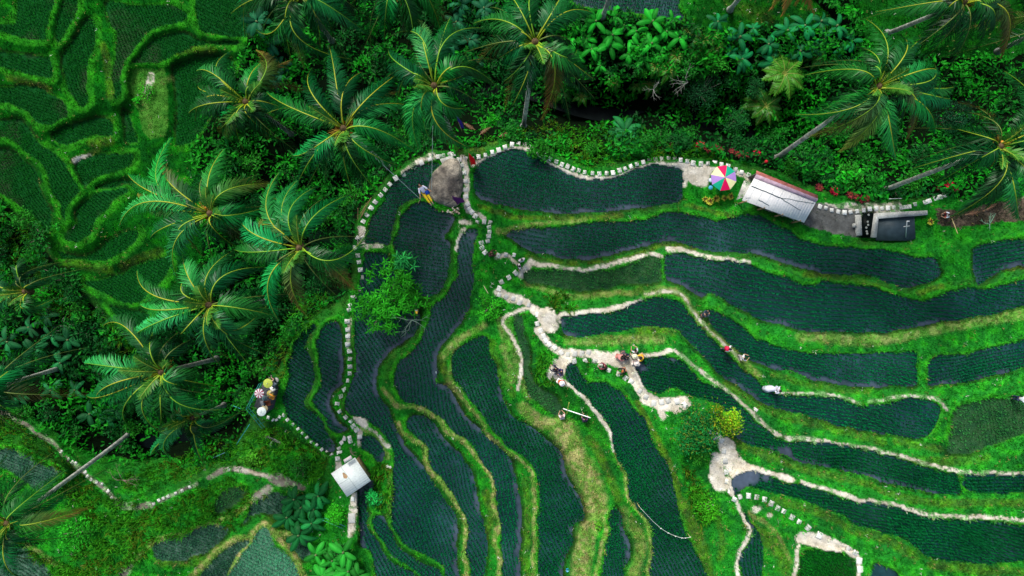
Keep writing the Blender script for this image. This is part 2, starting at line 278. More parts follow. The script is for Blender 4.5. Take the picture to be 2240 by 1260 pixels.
# height guides: (half width px, [(u, v, z)...])
GUIDES = [
(9, "990 338 .1 958 343 .05 922 356 0 894 374 0 866 390 0 833 427 -.1 812 455 -.1 795 484 -.2 783 540 -.2 789 590 -.2 783 635 -.2 764 678 -.2 761 735 -.3 766 802 -.3 754 852 -.3 738 883 -.3 757 912 -.2 787 950 -.1"),
(9, "1033 348 .15 1077 333 .15 1134 318 .15 1176 335 .15 1229 362 .15 1266 375 .15 1327 382 .15 1380 366 .15 1434 352 .15 1503 356 .2 1578 365 .25 1637 385 .3"),
(9, "1793 453 .3 1847 466 .3 1902 459 .3 1980 453 .3 2040 438 .2 2100 415 0"),
(7, "1005 349 .15 1018 380 .2 1018 420 .3 1040 473 .7 1070 497 1.1 1067 528 1.3 1061 552 1.5 1107 557 1.6 1126 560 1.7 1128 597 1.9 1095 620 1.9 1107 649 2.3 1157 667 3.0 1185 690 3.5 1194 745 3.8 1227 771 4.0 1300 785 4.05"),
(7, "1380 835 4.1 1430 880 4.2 1500 880 4.4 1555 945 4.6 1583 986 4.8 1590 1053 5.0 1610 1090 5.05 1655 1087 5.1 1720 1120 5.2 1767 1154 5.3 1830 1185 5.3 1879 1226 5.6 1885 1300 5.7"),
(18, "560 -80 -8 700 60 -8 900 60 -8.5 1060 200 -9 1200 240 -9.5 1300 248 -9.5 1440 225 -9 1560 270 -9 1700 300 -8.5 1900 340 -7 2050 230 -8 2150 150 -9 2300 60 -9"),
(18, "1060 200 -9 900 300 -8.5 760 400 -8 690 560 -8 640 640 -8 600 740 -8.5 560 820 -8.5 530 900 -9 470 935 -9 380 950 -9 300 965 -9 200 900 -9 100 800 -8.5 -200 780 -9"),
(6, "100 960 -5 135 988 -5 187 1033 -4.8 224 1059 -4.6 250 1095 -4.4 300 1110 -4.3 348 1094 -4.3 416 1065 -4.2 502 1026 -3.8 560 1040 -3.4 640 1055 -3 700 1075 -2"),
(20, "-400 560 -6.5 0 520 -6.5 100 620 -7 220 740 -7.5"),
(25, "1550 -80 -5 1640 20 -5 1700 -40 -5"),
(25, "1900 60 -5.5 2050 80 -6 1900 -60 -5"),
(12, "1095 300 -1 1400 340 -1.2 1500 335 -1.2 1700 360 -1.2 1900 405 -1.2 2050 400 -2"),
(12, "2060 450 .1 2120 470 .2 2240 450 .2 2340 430 .2"),
(12, "1250 170 -6 1500 150 -5.5 1650 110 -5.5 1800 100 -5.5 1850 60 -5"),
(10, "560 1010 -4.5 640 980 -3 690 1000 -2 660 1040 -3"),
(30, "-400 -300 2 400 -350 -1 900 -350 -5"), (30, "-400 200 -1 -400 300 -2"),
(30, "-300 1300 -3 100 1450 -2 600 1450 -1"),
(30, "900 1500 1 1300 1500 5 1800 1550 7.5 2400 1500 7"), (30, "2600 500 1.5 2600 900 4 2600 1200 6"),
(30, "2500 200 -4 2600 0 -5"),
]
# bare trodden earth: (half width px, brightness 0..1, "u v ...")
DIRT = [
(6, .95, "1033 359 1062 350 1091 339 1120 329 1150 328 1176 343 1203 361 1229 374 1266 387 1296 393 1341 391 1380 378 1420 364 1462 359 1490 364 1497 378 1498 405"),
(15, .8, "1505 370 1530 385 1545 375"), (9, .8, "1500 378 1530 400 1545 385"), (6, .8, "1545 368 1610 378 1640 392"),
(5, .7, "1163 575 1220 583 1280 590 1320 583 1370 566 1420 556 1445 560"), (5, .66, "1462 547 1500 548 1560 565 1640 572"),
(5.5, 1, "1222 700 1225 688 1260 685 1330 676 1390 662 1403 655"), (4, .5, "1410 642 1450 636 1490 645 1515 680 1540 712 1580 750 1620 785"),
(20, 1, "1195 690 1200 712"), (12, 1, "1170 676 1200 700"), (9, .9, "1178 720 1195 745 1227 771 1300 775 1320 790"),
(16, 1, "1222 800 1216 815"), (9, 1, "1228 785 1245 780 1222 820"), (5, 1, "1229 832 1243 843 1250 848 1285 880 1305 905 1330 940 1345 985"),
(13, 1, "1305 777 1345 785 1375 800"), (19, 1, "1350 784 1382 798"), (12, 1, "1378 800 1385 825 1400 850 1415 865"), (5, .9, "1390 780 1420 777 1465 768"),
(14, 1, "1415 870 1450 884 1490 882"), (13, 1, "1478 890 1500 880"), (7, .8, "1445 895 1450 912"),
(5, .56, "1475 768 1500 785 1540 815 1580 845 1620 880 1660 915 1700 950 1760 960 1830 970 1900 978 1960 995 2030 1015 2100 1033 2150 1035 2240 1033 2340 1030"),
(6, .9, "1640 1026 1690 1035 1735 1050"), (5.5, .66, "1752 1056 1790 1064 1840 1080 1880 1095 1900 1098 1960 1105 2030 1125 2080 1130 2160 1132 2240 1140 2340 1150"),
(4, .42, "1700 858 1730 861 1780 862 1820 866 1880 880"), (4, .40, "1900 880 1960 868 2020 866 2055 874 2072 895"),
(20, 1, "1590 975 1600 1000 1612 1030"), (16, 1, "1570 1005 1568 1040 1575 1060"), (14, 1, "1600 1010 1640 1028 1665 1034"), (9, 1, "1553 945 1575 962 1590 985"), (10, 1, "1590 1050 1600 1075"), (7, .8, "1650 1115 1662 1110"), (6, .9, "1683 1130 1685 1128"),
(5, .95, "1610 1095 1620 1120 1635 1150 1636 1170 1618 1210 1613 1240 1617 1265 1625 1310"),
(13, 1, "1750 1178 1790 1185 1830 1200"), (8, 1, "1770 1168 1810 1182 1850 1200 1865 1215"), (5, .9, "1745 1180 1745 1215 1738 1260 1735 1310"), (5, .9, "1873 1215 1880 1250 1882 1310"),
(4.5, .9, "1170 673 1130 680 1108 690 1102 705 1117 733 1133 767 1140 793 1137 830 1133 850"),
(9, .9, "1090 640 1110 650 1140 658 1160 672 1180 680"), (6, .7, "1010 485 1028 487"), (5, .75, "1014 500 1005 520 1000 545"), (9, .8, "1160 575 1140 600"), (5, .7, "1085 566 1110 560 1130 573"), (5, .7, "1022 440 1028 460 1045 470 1060 478"),
(6, .8, "1010 345 1018 370 1024 400 1020 440 1025 462"), (7, .65, "885 378 900 368 925 352 950 343"), (10, .75, "790 500 788 530"), (6, .6, "802 537 830 535"),
(4, .55, "765 700 762 760"), (9, .8, "783 915 800 928"), (5, .7, "800 928 825 950 850 975"), (6, .7, "787 945 787 975"), (8, .7, "738 1010 738 1035"), (9, .75, "775 1085 772 1120 770 1150 766 1170"),
(6, .8, "505 1026 530 1028 560 1035 590 1042"), (12, .6, "600 1045 625 1055"), (7, .6, "630 1055 660 1065"), (6, .66, "455 1045 480 1032 500 1026"), (5, .64, "-60 880 30 915 75 945 120 972 135 990 150 1005"), (5, .62, "165 1015 200 1045 240 1080"), (9, .7, "590 1070 560 1085 575 1090"), (4, .6, "430 1058 350 1094"), (8, .62, "244 1090 262 1102 290 1110 330 1105"), (10, .6, "265 1250 285 1240"),
(7, .6, "165 350 195 343"), (8, .5, "330 165 322 200"), (14, .45, "1960 455 1800 460"), (12, .5, "2120 475 2060 470"), (10, .4, "2130 480 2240 440"),
]
TAN = [ # dry grass on bunds: (half width, strength, polyline)
(6, 1, "873 927 877 947 903 963 930 980 930 1007 943 1033 967 1057 990 1090 1010 1127 1017 1160 1017 1207 1023 1260 1025 1310"),
(6, 1, "837 847 853 873 870 887 910 890 937 900 960 920 977 943 1010 963 1037 993 1067 1027 1080 1067 1077 1103 1090 1140 1083 1183 1093 1223 1090 1260 1090 1310"),
(5, .8, "973 840 1003 860 1037 900 1070 950 1110 987 1150 1017 1167 1053 1168 1173 1167 1240 1167 1310"),
(5, 1, "1345 985 1360 1015 1368 1050 1375 1090 1400 1120 1417 1150 1422 1220 1417 1260 1418 1310"),
(5, .8, "1320 1130 1325 1160 1312 1215 1300 1260 1290 1310"),
(34, .95, "1235 945 1260 1000 1290 1060 1300 1110"), (24, .9, "1290 1150 1275 1220 1262 1300"), (16, .9, "1145 890 1170 915 1205 930 1225 925"),
(9, .6, "1410 642 1450 634 1490 645 1515 680 1540 712 1580 750 1620 785 1660 820"), (6, .6, "1120 497 1203 490 1280 480"), (9, .6, "1090 505 1150 495"),
(9, .5, "1000 745 1030 725 1060 710"), (10, .5, "970 780 1000 740"), (8, .6, "1000 760 985 830 1010 860"),
(9, 1, "500 1250 545 1180 580 1148 610 1175 650 1230 680 1300"), (9, 1, "420 1262 470 1210 520 1180 560 1178 590 1165"), (7, .9, "610 1165 655 1165"), (7, .8, "340 1180 400 1165 470 1145 540 1110 560 1080"), (7, .5, "290 1230 320 1200 345 1175"), (6, .6, "150 1250 90 1210 60 1195"),
(14, .5, "1750 735 1900 745 2080 715 2240 685"), (12, .5, "1240 745 1350 745 1450 740"), (8, .5, "1150 620 1250 648 1380 640"),
(10, .35, "380 170 320 200 330 280"), (16, .4, "1100 700 1130 800 1160 860"), (10, .5, "1100 760 1120 830"), (7, .5, "848 1020 858 1080 850 1130"), (6, .5, "790 940 830 960 850 1000"),
(6, .6, "1640 1120 1700 1170 1730 1230"), (18, .35, "1360 1120 1400 1180 1390 1250"),
]
BROWN = [ # earthy faces with reddish-olive weeds
(7, .9, "1050 452 1130 475 1203 478 1290 476 1360 470"), (7, .8, "1500 450 1560 462 1600 470"), (5, .9, "1290 575 1340 572 1400 552 1460 538 1520 545"), (6, .8, "1150 560 1200 572 1260 577"),
(8, .7, "1260 640 1320 645 1380 640 1400 632"), (9, .5, "1690 820 1760 840 1830 852 1900 852"), (12, .55, "1590 840 1640 875 1700 905 1780 925 1860 945 1930 965"), (10, .6, "1960 965 2020 975 2060 980"),
(10, .7, "1600 960 1660 990 1740 1020 1820 1040 1900 1060 1980 1090 2060 1100 2150 1100 2240 1100"), (8, .6, "1620 800 1660 830"), (9, .6, "1300 742 1400 735 1440 730"), (10, .8, "1400 725 1450 722 1470 728"),
(12, .6, "1690 1095 1780 1115 1840 1145 1880 1165 1940 1180 2000 1220"), (14, .6, "2040 1235 2140 1245 2240 1248"), (7, 1, "1395 880 1430 950 1455 1000 1475 1040 1485 1090"), (16, .8, "1490 1100 1510 1140 1530 1180 1545 1230 1560 1290"), (9, .6, "1568 1130 1578 1180 1575 1220"),
(14, .8, "1065 985 1075 1010 1095 1060 1105 1110"), (12, .8, "1055 1200 1075 1130 1065 1080"), (10, .6, "1150 1050 1155 1110 1150 1200 1155 1260"), (12, .7, "1290 960 1320 1010 1340 1060 1350 1090"), (13, .7, "1385 1140 1400 1180 1390 1240 1370 1290"), (8, .6, "925 985 950 1040"),
(9, .8, "960 780 985 840 1010 880"), (7, .6, "1003 690 975 730 960 760"), (10, .5, "1120 860 1090 800 1075 750"), (18, .7, "1640 1150 1700 1200 1720 1250"), (12, .6, "200 315 240 310"), (12, .5, "180 270 240 265"), (10, .6, "20 170 110 195"), (12, .6, "225 100 240 160 240 210"), (9, .7, "340 130 400 110 470 108"), (8, .6, "0 125 100 135"), (9, .6, "60 370 20 340"), (9, .6, "160 350 215 330"), (14, .6, "350 1230 440 1225 490 1190"), (16, .6, "620 1150 600 1130 650 1230"), (12, .5, "150 575 240 590"), (12, .5, "270 580 350 550"), (8, .8, "2150 600 2240 580"), (9, .9, "2010 640 2060 625"), (14, .5, "1990 1010 2080 1010 2160 1000"),
(20, .5, "1680 40 1600 10"), (7, .7, "1760 600 1850 610 1920 625"), (12, .6, "1050 300 1080 310"), (12, .6, "1010 310 1050 330"),
]
JUNGLE = pts("530 -400 2700 -400 2700 440 2340 430 2240 425 2120 440 2060 425 1960 435 1880 440 1830 425 1720 385 1650 355 1560 340 1450 335 1330 355 1290 365 1220 340 1180 310 1130 295 1040 325 990 330 940 330 890 355 850 385 820 420 790 455 775 500 768 560 770 610 750 650 700 680 640 740 615 800 565 850 555 900 520 960 500 1005 440 1010 350 1000 300 1010 250 1000 180 985 140 960 60 900 -60 850 -480 800 -480 430 0 430 60 500 95 540 130 590 180 640 220 690 290 740 400 700 440 560 440 420 420 330 480 220 520 160 540 100")
EXCL = [pts("1500 -80 1700 -80 1850 70 1760 50 1640 60 1560 70 1510 60 1500 30"), pts("1230 -100 1500 -100 1500 55 1440 50 1380 35 1240 15"), pts("1850 -80 2300 -80 2300 110 2150 130 1990 120 1900 110")]
# ------------------------------------------------------------------ terrain heights on a fine grid
GS = 3.0; U0, V0, U1, V1 = -480., -380., 2720., 1640.
gu = np.arange(U0, U1 + 1, GS); gv = np.arange(V0, V1 + 1, GS); NX, NY = len(gu), len(gv)
GU, GV = np.meshgrid(gu, gv)
WU = GU + (vnoise(GU, GV, 26, 1, 2) - .5) * 9; WV = GV + (vnoise(GU, GV, 26, 2, 2) - .5) * 9
def sub(P, pad=6):
    P = np.asarray(P); a = np.clip(((P[:, 0].min() - U0 - pad - 8) / GS), 0, NX - 1); b = np.clip(((P[:, 0].max() - U0 + pad + 8) / GS) + 1, 0, NX)
    c = np.clip(((P[:, 1].min() - V0 - pad - 8) / GS), 0, NY - 1); d = np.clip(((P[:, 1].max() - V0 + pad + 8) / GS) + 1, 0, NY)
    return (slice(int(c), int(d)), slice(int(a), int(b)))
def polydist(P, hw, Z=None, warp=True):
    """distance of grid cells to a polyline (only near it) and value along it"""
    P = np.asarray(P, float); sl = sub(P, hw * 2.2 + 6)
    u = (WU if warp else GU)[sl]; v = (WV if warp else GV)[sl]
    D = np.full(u.shape, 1e9); ZZ = np.zeros(u.shape)
    for i in range(len(P) - 1):
        d = P[i + 1] - P[i]; L = (d ** 2).sum() + 1e-9
        t = np.clip(((u - P[i, 0]) * d[0] + (v - P[i, 1]) * d[1]) / L, 0, 1)
        q = np.hypot(u - P[i, 0] - t * d[0], v - P[i, 1] - t * d[1]); m = q < D
        D[m] = q[m]
        if Z is not None: ZZ[m] = (Z[i] + t * (Z[i + 1] - Z[i]))[m]
    return sl, D, ZZ
FID = np.full((NY, NX), -1); Fz = np.array([f[1] for f in FIELDS], float)
fpoly = []
for k, f in enumerate(FIELDS):
    P = smooth_closed(pts(f[4]), 4); fpoly.append(P); sl = sub(P)
    m = inpoly(WU[sl], WV[sl], P); FID[sl][m] = k
wf = (FID >= 0) & (GU < 545) & (GV < 740)
in_ = FID >= 0
for _ in range(1):
    e = in_ & np.roll(in_, 1, 0) & np.roll(in_, -1, 0) & np.roll(in_, 1, 1) & np.roll(in_, -1, 1); sm = (FID == np.roll(FID, 1, 0)) & (FID == np.roll(FID, -1, 0)) & (FID == np.roll(FID, 1, 1)) & (FID == np.roll(FID, -1, 1)); FID = np.where(wf & ~(e & sm), -1, FID); in_ = FID >= 0
HT = np.full((NY, NX), np.nan)
for g in GUIDES:
    hw, s = g; a = np.array([float(x) for x in s.split()]).reshape(-1, 3)
    sp = smooth_open(a, 4); sl, D, ZZ = polydist(sp[:, :2], hw, sp[:, 2]); m = (D < hw) & (FID[sl] < 0); HT[sl][m] = ZZ[m]
for z, s in FLATS:
    P = smooth_closed(pts(s), 4); sl = sub(P); m = inpoly(WU[sl], WV[sl], P) & (FID[sl] < 0); HT[sl][m] = z
m = FID >= 0; HT[m] = Fz[FID[m]]
def relax(h, fixed, n):
    for _ in range(n):
        p = np.pad(h, 1, mode='edge'); a = .25 * (p[:-2, 1:-1] + p[2:, 1:-1] + p[1:-1, :-2] + p[1:-1, 2:])
        h = np.where(fixed, h, a)
    return h
def resize(a, ny, nx):
    y = np.linspace(0, a.shape[0] - 1, ny); x = np.linspace(0, a.shape[1] - 1, nx); yi = np.minimum(y.astype(int), a.shape[0] - 2); xi = np.minimum(x.astype(int), a.shape[1] - 2)
    fy = (y - yi)[:, None]; fx = (x - xi)[None]
    return (a[yi][:, xi] * (1 - fy) * (1 - fx) + a[yi + 1][:, xi] * fy * (1 - fx) + a[yi][:, xi + 1] * (1 - fy) * fx + a[yi + 1][:, xi + 1] * fy * fx)
def solve(HT):
    lv = [16, 8, 4, 2, 1]; h = None
    for s in lv:
        sub_ = HT[::s, ::s]; fx = ~np.isnan(sub_)
        h0 = np.where(fx, sub_, -2.0 if h is None else resize(h, *sub_.shape))
        h = relax(h0, fx, {16: 1500, 8: 300, 4: 120, 2: 60, 1: 40}[s])
    return h
ZL = solve(HT)
# rings round the paddies: grassy bunds on the outer side
ring = np.where(FID >= 0, 0, 99); near = FID.copy()
for k in range(1, 7):
    for dy, dx in ((0, 1), (0, -1), (1, 0), (-1, 0)) if k % 2 else ((0, 1), (0, -1), (1, 0), (-1, 0), (1, 1), (1, -1), (-1, 1), (-1, -1)):
        r2 = np.roll(ring, (dy, dx), (0, 1)); n2 = np.roll(near, (dy, dx), (0, 1))
        m = (r2 == k - 1) & ((ring > k) | ((ring == k) & (Fz[n2] > Fz[near])))
        ring[m] = k; near[m] = n2[m]
bund = (ring >= 1) & (ring <= np.where((GU < 545) & (GV < 740), 5, 3)) & np.isnan(HT) & (ZL < Fz[near] + .03)
HB = HT.copy(); HB[bund] = Fz[near][bund] + .16
HG = solve(HB)
HG[bund] -= (ring[bund] == 3) * .05
m = (ring >= 1) & (ring <= 2); HG[m] = np.maximum(HG[m], Fz[near][m] + .07 + .05 * (ring[m] == 2))
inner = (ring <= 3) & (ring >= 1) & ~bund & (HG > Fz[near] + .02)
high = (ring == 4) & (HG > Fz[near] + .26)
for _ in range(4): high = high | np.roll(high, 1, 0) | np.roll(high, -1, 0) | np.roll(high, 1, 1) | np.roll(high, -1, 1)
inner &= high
wm = (GU < 560) & (GV < 760) & (HG > -12)
for _ in range(9):
    p_ = np.pad(HG, 1, mode='edge'); bl = (p_[:-2, 1:-1] + p_[2:, 1:-1] + p_[1:-1, :-2] + p_[1:-1, 2:] + HG) / 5; HG = np.where(wm, bl, HG)
HG += np.where(FID < 0, (vnoise(GU, GV, 30, 5, 4) - .5) * .12, 0)
m = FID >= 0
HG[m] = Fz[FID[m]] - .10 + (vnoise(GU, GV, 22, 9, 3)[m] - .5) * .05
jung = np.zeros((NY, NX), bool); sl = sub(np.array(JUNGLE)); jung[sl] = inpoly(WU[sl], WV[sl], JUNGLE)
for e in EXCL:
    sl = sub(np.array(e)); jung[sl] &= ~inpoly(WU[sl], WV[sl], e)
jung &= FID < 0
# distance-like closeness to higher banks (open water at the foot of the banks)
foot = inner.copy()
for k in range(3):
    foot = foot | np.roll(foot, 1, 0) | np.roll(foot, -1, 0) | np.roll(foot, 1, 1) | np.roll(foot, -1, 1)
foot2 = foot.copy()
foot &= (FID >= 0)
stripn = vnoise(GU, GV, 75, 41, 3)
f1 = inner | np.roll(inner, 1, 0) | np.roll(inner, -1, 0) | np.roll(inner, 1, 1) | np.roll(inner, -1, 1)
foot &= (stripn > .47) | (f1 & (stripn > .36))
# ------------------------------------------------------------------ ground colours (albedo)
dirt = np.zeros((NY, NX)); tan = np.zeros((NY, NX)); brown = np.zeros((NY, NX))
nz1 = vnoise(GU, GV, 14, 21, 4); nz2 = vnoise(GU, GV, 60, 22, 4); nz3 = vnoise(GU, GV, 8, 23, 2)
for hw, st, s in DIRT:
    sp = smooth_open(pts(s), 4); sl, D, _ = polydist(sp, hw)
    w = np.clip((hw * (.75 + .5 * nz1[sl]) - D) / 2.5 + .3, 0, 1) * st; dirt[sl] = np.maximum(dirt[sl], w)
for arr, lst in ((tan, TAN), (brown, BROWN)):
    for hw, st, s in lst:
        sp = smooth_open(pts(s), 4); sl, D, _ = polydist(sp, hw)
        w = np.clip((hw - D) / (hw * .5) + .4 * (nz1[sl] - .3), 0, 1) * st; arr[sl] = np.maximum(arr[sl], w)
dirt[FID >= 0] = 0
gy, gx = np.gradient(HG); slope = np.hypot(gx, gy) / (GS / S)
def lerp(a, b, t): return a + (b - a) * t[..., None]
c_grass = np.array([.010, .165, .012]); c_lush = np.array([.022, .30, .010]); c_dark = np.array([.005, .065, .010])
col = lerp(c_dark, c_grass, np.clip(nz2 * 1.8 - .2, 0, 1)); col = lerp(col, c_lush, np.clip((nz1 - .45) * 2.4, 0, 1))
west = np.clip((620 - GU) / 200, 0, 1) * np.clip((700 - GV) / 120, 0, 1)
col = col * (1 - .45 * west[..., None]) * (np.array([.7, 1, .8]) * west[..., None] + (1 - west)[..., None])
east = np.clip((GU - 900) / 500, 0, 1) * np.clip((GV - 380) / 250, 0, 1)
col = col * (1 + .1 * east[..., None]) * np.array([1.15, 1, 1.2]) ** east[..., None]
col = lerp(col, np.array([.04, .31, .012]), (bund * np.clip(nz1, 0, 1) * .8 * (1 - .25 * west)))
olive = np.where((nz3 > .5)[..., None], np.array([.12, .17, .012]), np.array([.07, .05, .018]))
eastbank = np.clip((GV - 640) / 200, 0, 1) * np.clip((GU - 1380) / 100, 0, 1)
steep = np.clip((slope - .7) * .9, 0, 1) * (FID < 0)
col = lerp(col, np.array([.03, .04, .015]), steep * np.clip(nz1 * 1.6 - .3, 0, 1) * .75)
col = lerp(col, olive, brown * .6 * np.clip(.35 + nz1, 0, 1))
col = lerp(col, np.where((nz3 > .55)[..., None], np.array([.33, .29, .12]), np.array([.16, .26, .05])), tan * np.clip(.5 + nz1 * .6, 0, 1))
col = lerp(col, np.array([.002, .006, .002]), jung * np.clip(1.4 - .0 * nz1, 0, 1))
for P_, cc in ((pts("290 155 360 147 366 200 370 260 362 298 330 305 312 290 302 240 290 225 285 190"), (.05, .17, .02)),):
    sl = sub(np.array(P_)); m = inpoly(WU[sl], WV[sl], P_); col[sl][m] = lerp(col[sl], np.array(cc), np.clip(nz1[sl] * 1.5, 0, 1))[m]
dcol = lerp(np.array([.40, .35, .25]), np.array([.74, .71, .62]), np.clip(nz1 * 1.3 - .1, 0, 1))
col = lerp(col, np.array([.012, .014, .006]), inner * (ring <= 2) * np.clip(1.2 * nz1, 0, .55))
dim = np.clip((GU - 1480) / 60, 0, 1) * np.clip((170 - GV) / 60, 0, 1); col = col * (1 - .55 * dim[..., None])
isp = (dirt + (nz3 - .5) * (.5 + 1.1 * (dirt < .76)) > .5) & (dirt > .3)
edge = np.clip(dirt * 1.3, 0, 1)
col = lerp(col, dcol * .8, edge * np.where(isp, 0, .45)); col = np.where(isp[..., None], dcol * ((.6 + .4 * np.clip(dirt, 0, 1)) * np.where((GU < 690) & (GV > 800), np.clip(dirt * 2.2 - 1.05, .22, .9), 1))[..., None], col)
grey = np.zeros((NY, NX), bool); P_ = pts("1783 442 1880 465 1886 500 1880 518 1800 505 1755 490"); sl = sub(np.array(P_)); grey[sl] = inpoly(WU[sl], WV[sl], P_)
col = np.where(grey[..., None], np.array([.11, .115, .11]) * (.4 + nz1[..., None] * 1.2), col); isp |= grey
mud = np.array([.022, .03, .026])
kinds = np.array([f[2] for f in FIELDS]); fk = np.where(FID >= 0, kinds[np.clip(FID, 0, None)], '')
col = np.where((FID >= 0)[..., None], mud, col)
col = np.where((fk == 'm')[..., None], lerp(np.array([.008, .045, .018]), np.array([.03, .085, .03]), np.clip(nz1 * 1.6 - .3, 0, 1)), col)
col = np.where((fk == 'b')[..., None], np.array([.004, .055, .010]), col)
col = np.where((fk == 'b')[..., None], lerp(col, np.array([.03, .035, .022]), np.clip(nz2 * 3 - 1.8, 0, .6)), col)
col = np.where((fk == 'g')[..., None], np.array([.06, .16, .10]), col)
col = np.where((fk == 'h')[..., None], lerp(np.array([.015, .055, .035]), np.array([.08, .15, .11]), np.clip(nz1 * 1.2 + nz3 * 1.4 - 1.0, 0, 1)), col)
HG[(fk == 'm') | (fk == 'b') | (fk == 'h') | (fk == 'g')] += .14
soilp = pts('2045 452 2110 462 2180 440 2260 430 2260 480 2160 490 2090 498 2050 490'); sl = sub(np.array(soilp)); m = inpoly(WU[sl], WV[sl], soilp); col[sl][m] = lerp(np.array([.04, .035, .025]), np.array([.15, .11, .08]), np.clip(nz1[sl] * 1.8 - .5, 0, 1))[m]; isp[sl][m] = False
bare = np.zeros((NY, NX))
for bu, bv, br in ((1622, 1052, 26), (1645, 1042, 18), (1675, 1042, 12), (1714, 992, 20), (1400, 802, 12), (1470, 782, 9), (1030, 515, 8), (1225, 895, 16), (1640, 1150, 10)): bare = np.maximum(bare, np.clip(1.3 - np.hypot(WU - bu, WV - bv) / br, 0, 1))
# ------------------------------------------------------------------ mesh objects split out of the one terrain surface
XYZ = P3(GU.ravel(), GV.ravel(), HG.ravel())
idx = np.arange(NX * NY).reshape(NY, NX)
Q = np.stack([idx[:-1, :-1], idx[1:, :-1], idx[1:, 1:], idx[:-1, 1:]], -1).reshape(-1, 4)
cls = np.where(isp & (FID < 0), 1, 0)
cf = (cls[:-1, :-1] + cls[1:, :-1] + cls[1:, 1:] + cls[:-1, 1:]).reshape(-1) >= 2
def submesh(name, faces, mat_, kind, XY=XYZ, co=col.reshape(-1, 3), smooth=True):
    us, inv = np.unique(faces, return_inverse=True); b = MB(); b.add(XY[us], inv.reshape(faces.shape), co[us])
    o = b.build(name, mat_, smooth=smooth); tag(o, kind='structure' if kind else None); return o
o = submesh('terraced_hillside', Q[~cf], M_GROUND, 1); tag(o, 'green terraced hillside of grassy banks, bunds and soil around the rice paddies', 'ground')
fc = GU.ravel()[Q[:, 0]]; fv = GV.ravel()[Q[:, 0]]
for nm, mk, lb in (('footpath', (fc < 700) , 'worn earth footpath through the greenery at the lower left'),
                   ('footpath', (fc >= 700) & (fv < 480) & (fc < 1700), 'pale trodden path curving along the upper edge of the northern paddy'),
                   ('footpath', (fc >= 1700) & (fv < 640), 'grey gravelly path and yard beside the long roofed stall'),
                   ('footpath', (fc >= 700) & (fv >= 480) & ~((fc >= 1700) & (fv < 640)), 'pale sandy trodden paths along the bunds of the central and eastern terraces')):
    fs = Q[cf & mk]
    if len(fs): tag(submesh(nm, fs, M_PATH, 1), lb, 'path')
# water sheets
FL = ['northern paddy', 'long paddy below the northern one', 'small paddy at the right edge', 'widest paddy on the right', 'weedy paddy', 'curved paddy in the centre right']
silt = foot.astype(float)
for _ in range(2): silt = .2 * (silt + np.roll(silt, 1, 0) + np.roll(silt, -1, 0) + np.roll(silt, 1, 1) + np.roll(silt, -1, 1))
silt = np.maximum(np.clip(silt * (.5 + nz1 * .9), 0, 1), np.clip(bare * 1.6, 0, 1))
wcol = lerp(lerp(np.array([.004, .032, .034]), np.array([.018, .058, .066]), np.clip(vnoise(GU, GV, 90, 61, 3) * 3 - 1.35, 0, 1)), np.array([.05, .07, .10]), silt).reshape(-1, 3)
for k, f in enumerate(FIELDS):
    if f[2] in 'mbhg': continue
    sel = (near == k) & (ring <= 2); fm = (sel[:-1, :-1] & sel[1:, :-1] & sel[1:, 1:] & sel[:-1, 1:]).reshape(-1)
    if not fm.any(): continue
    X2 = P3(GU.ravel(), GV.ravel(), f[1]); us, inv = np.unique(Q[fm], return_inverse=True); b = MB(); b.add(X2[us], inv.reshape(-1, 4), wcol[us])
    o = b.build('paddy_water', M_WATER); tag(o, kind='structure', cat='water')
    c0 = np.mean(pts(f[4]), 0); ps = ('upper' if c0[1] < 420 else 'middle' if c0[1] < 840 else 'lower') + ' ' + ('left' if c0[0] < 750 else 'centre' if c0[0] < 1500 else 'right')
    o['label'] = 'shallow dark water of the rice paddy "%s" in the %s of the hillside' % (f[0].replace('_e', ' east'), ps) if False else 'shallow dark paddy water between grassy bunds, %s of the photo, paddy centred near %d%% across and %d%% down' % (ps, c0[0] / 22.4, c0[1] / 12.6)
# river in the gorge: a long low sheet
b = MB(); rp = np.array([(-480, 800, -8.6), (100, 815, -8.7), (300, 960, -8.75), (470, 930, -8.8), (560, 820, -8.8), (640, 640, -8.8), (760, 400, -8.85), (1060, 200, -8.9), (1300, 248, -8.9), (1560, 270, -8.7), (1700, 300, -8.6)])
rs = smooth_open(rp, 6); w = 15; Tn = np.gradient(rs[:, :2], axis=0); Tn /= np.linalg.norm(Tn, axis=1)[:, None]; Nn = np.c_[-Tn[:, 1], Tn[:, 0]]
A_ = P3(rs[:, 0] + Nn[:, 0] * w, rs[:, 1] + Nn[:, 1] * w, rs[:, 2]); B_ = P3(rs[:, 0] - Nn[:, 0] * w, rs[:, 1] - Nn[:, 1] * w, rs[:, 2])
n = len(rs); b.add(np.vstack([A_, B_]), np.array([(i, i + 1, n + i + 1, n + i) for i in range(n - 1)])); tag(b.build('river', M_RIVER), 'dark stream at the bottom of the jungle gorge', 'river', kind='structure')
b = MB(); R = 700; b.add([(-R, -R, -14), (R, -R, -14), (R, R, -14), (-R, R, -14)], [(0, 1, 2, 3)], (.02, .1, .02)); tag(b.build('surrounding_land', M_GROUND), 'green land beyond the terraces', 'ground', kind='structure')
def gh(u, v, arr=None):
    a = HG if arr is None else arr
    x = np.clip((np.asarray(u, float) - U0) / GS, 0, NX - 1.001); y = np.clip((np.asarray(v, float) - V0) / GS, 0, NY - 1.001)
    xi = x.astype(int); yi = y.astype(int); fx = x - xi; fy = y - yi
    return a[yi, xi] * (1 - fx) * (1 - fy) + a[yi, xi + 1] * fx * (1 - fy) + a[yi + 1, xi] * (1 - fx) * fy + a[yi + 1, xi + 1] * fx * fy
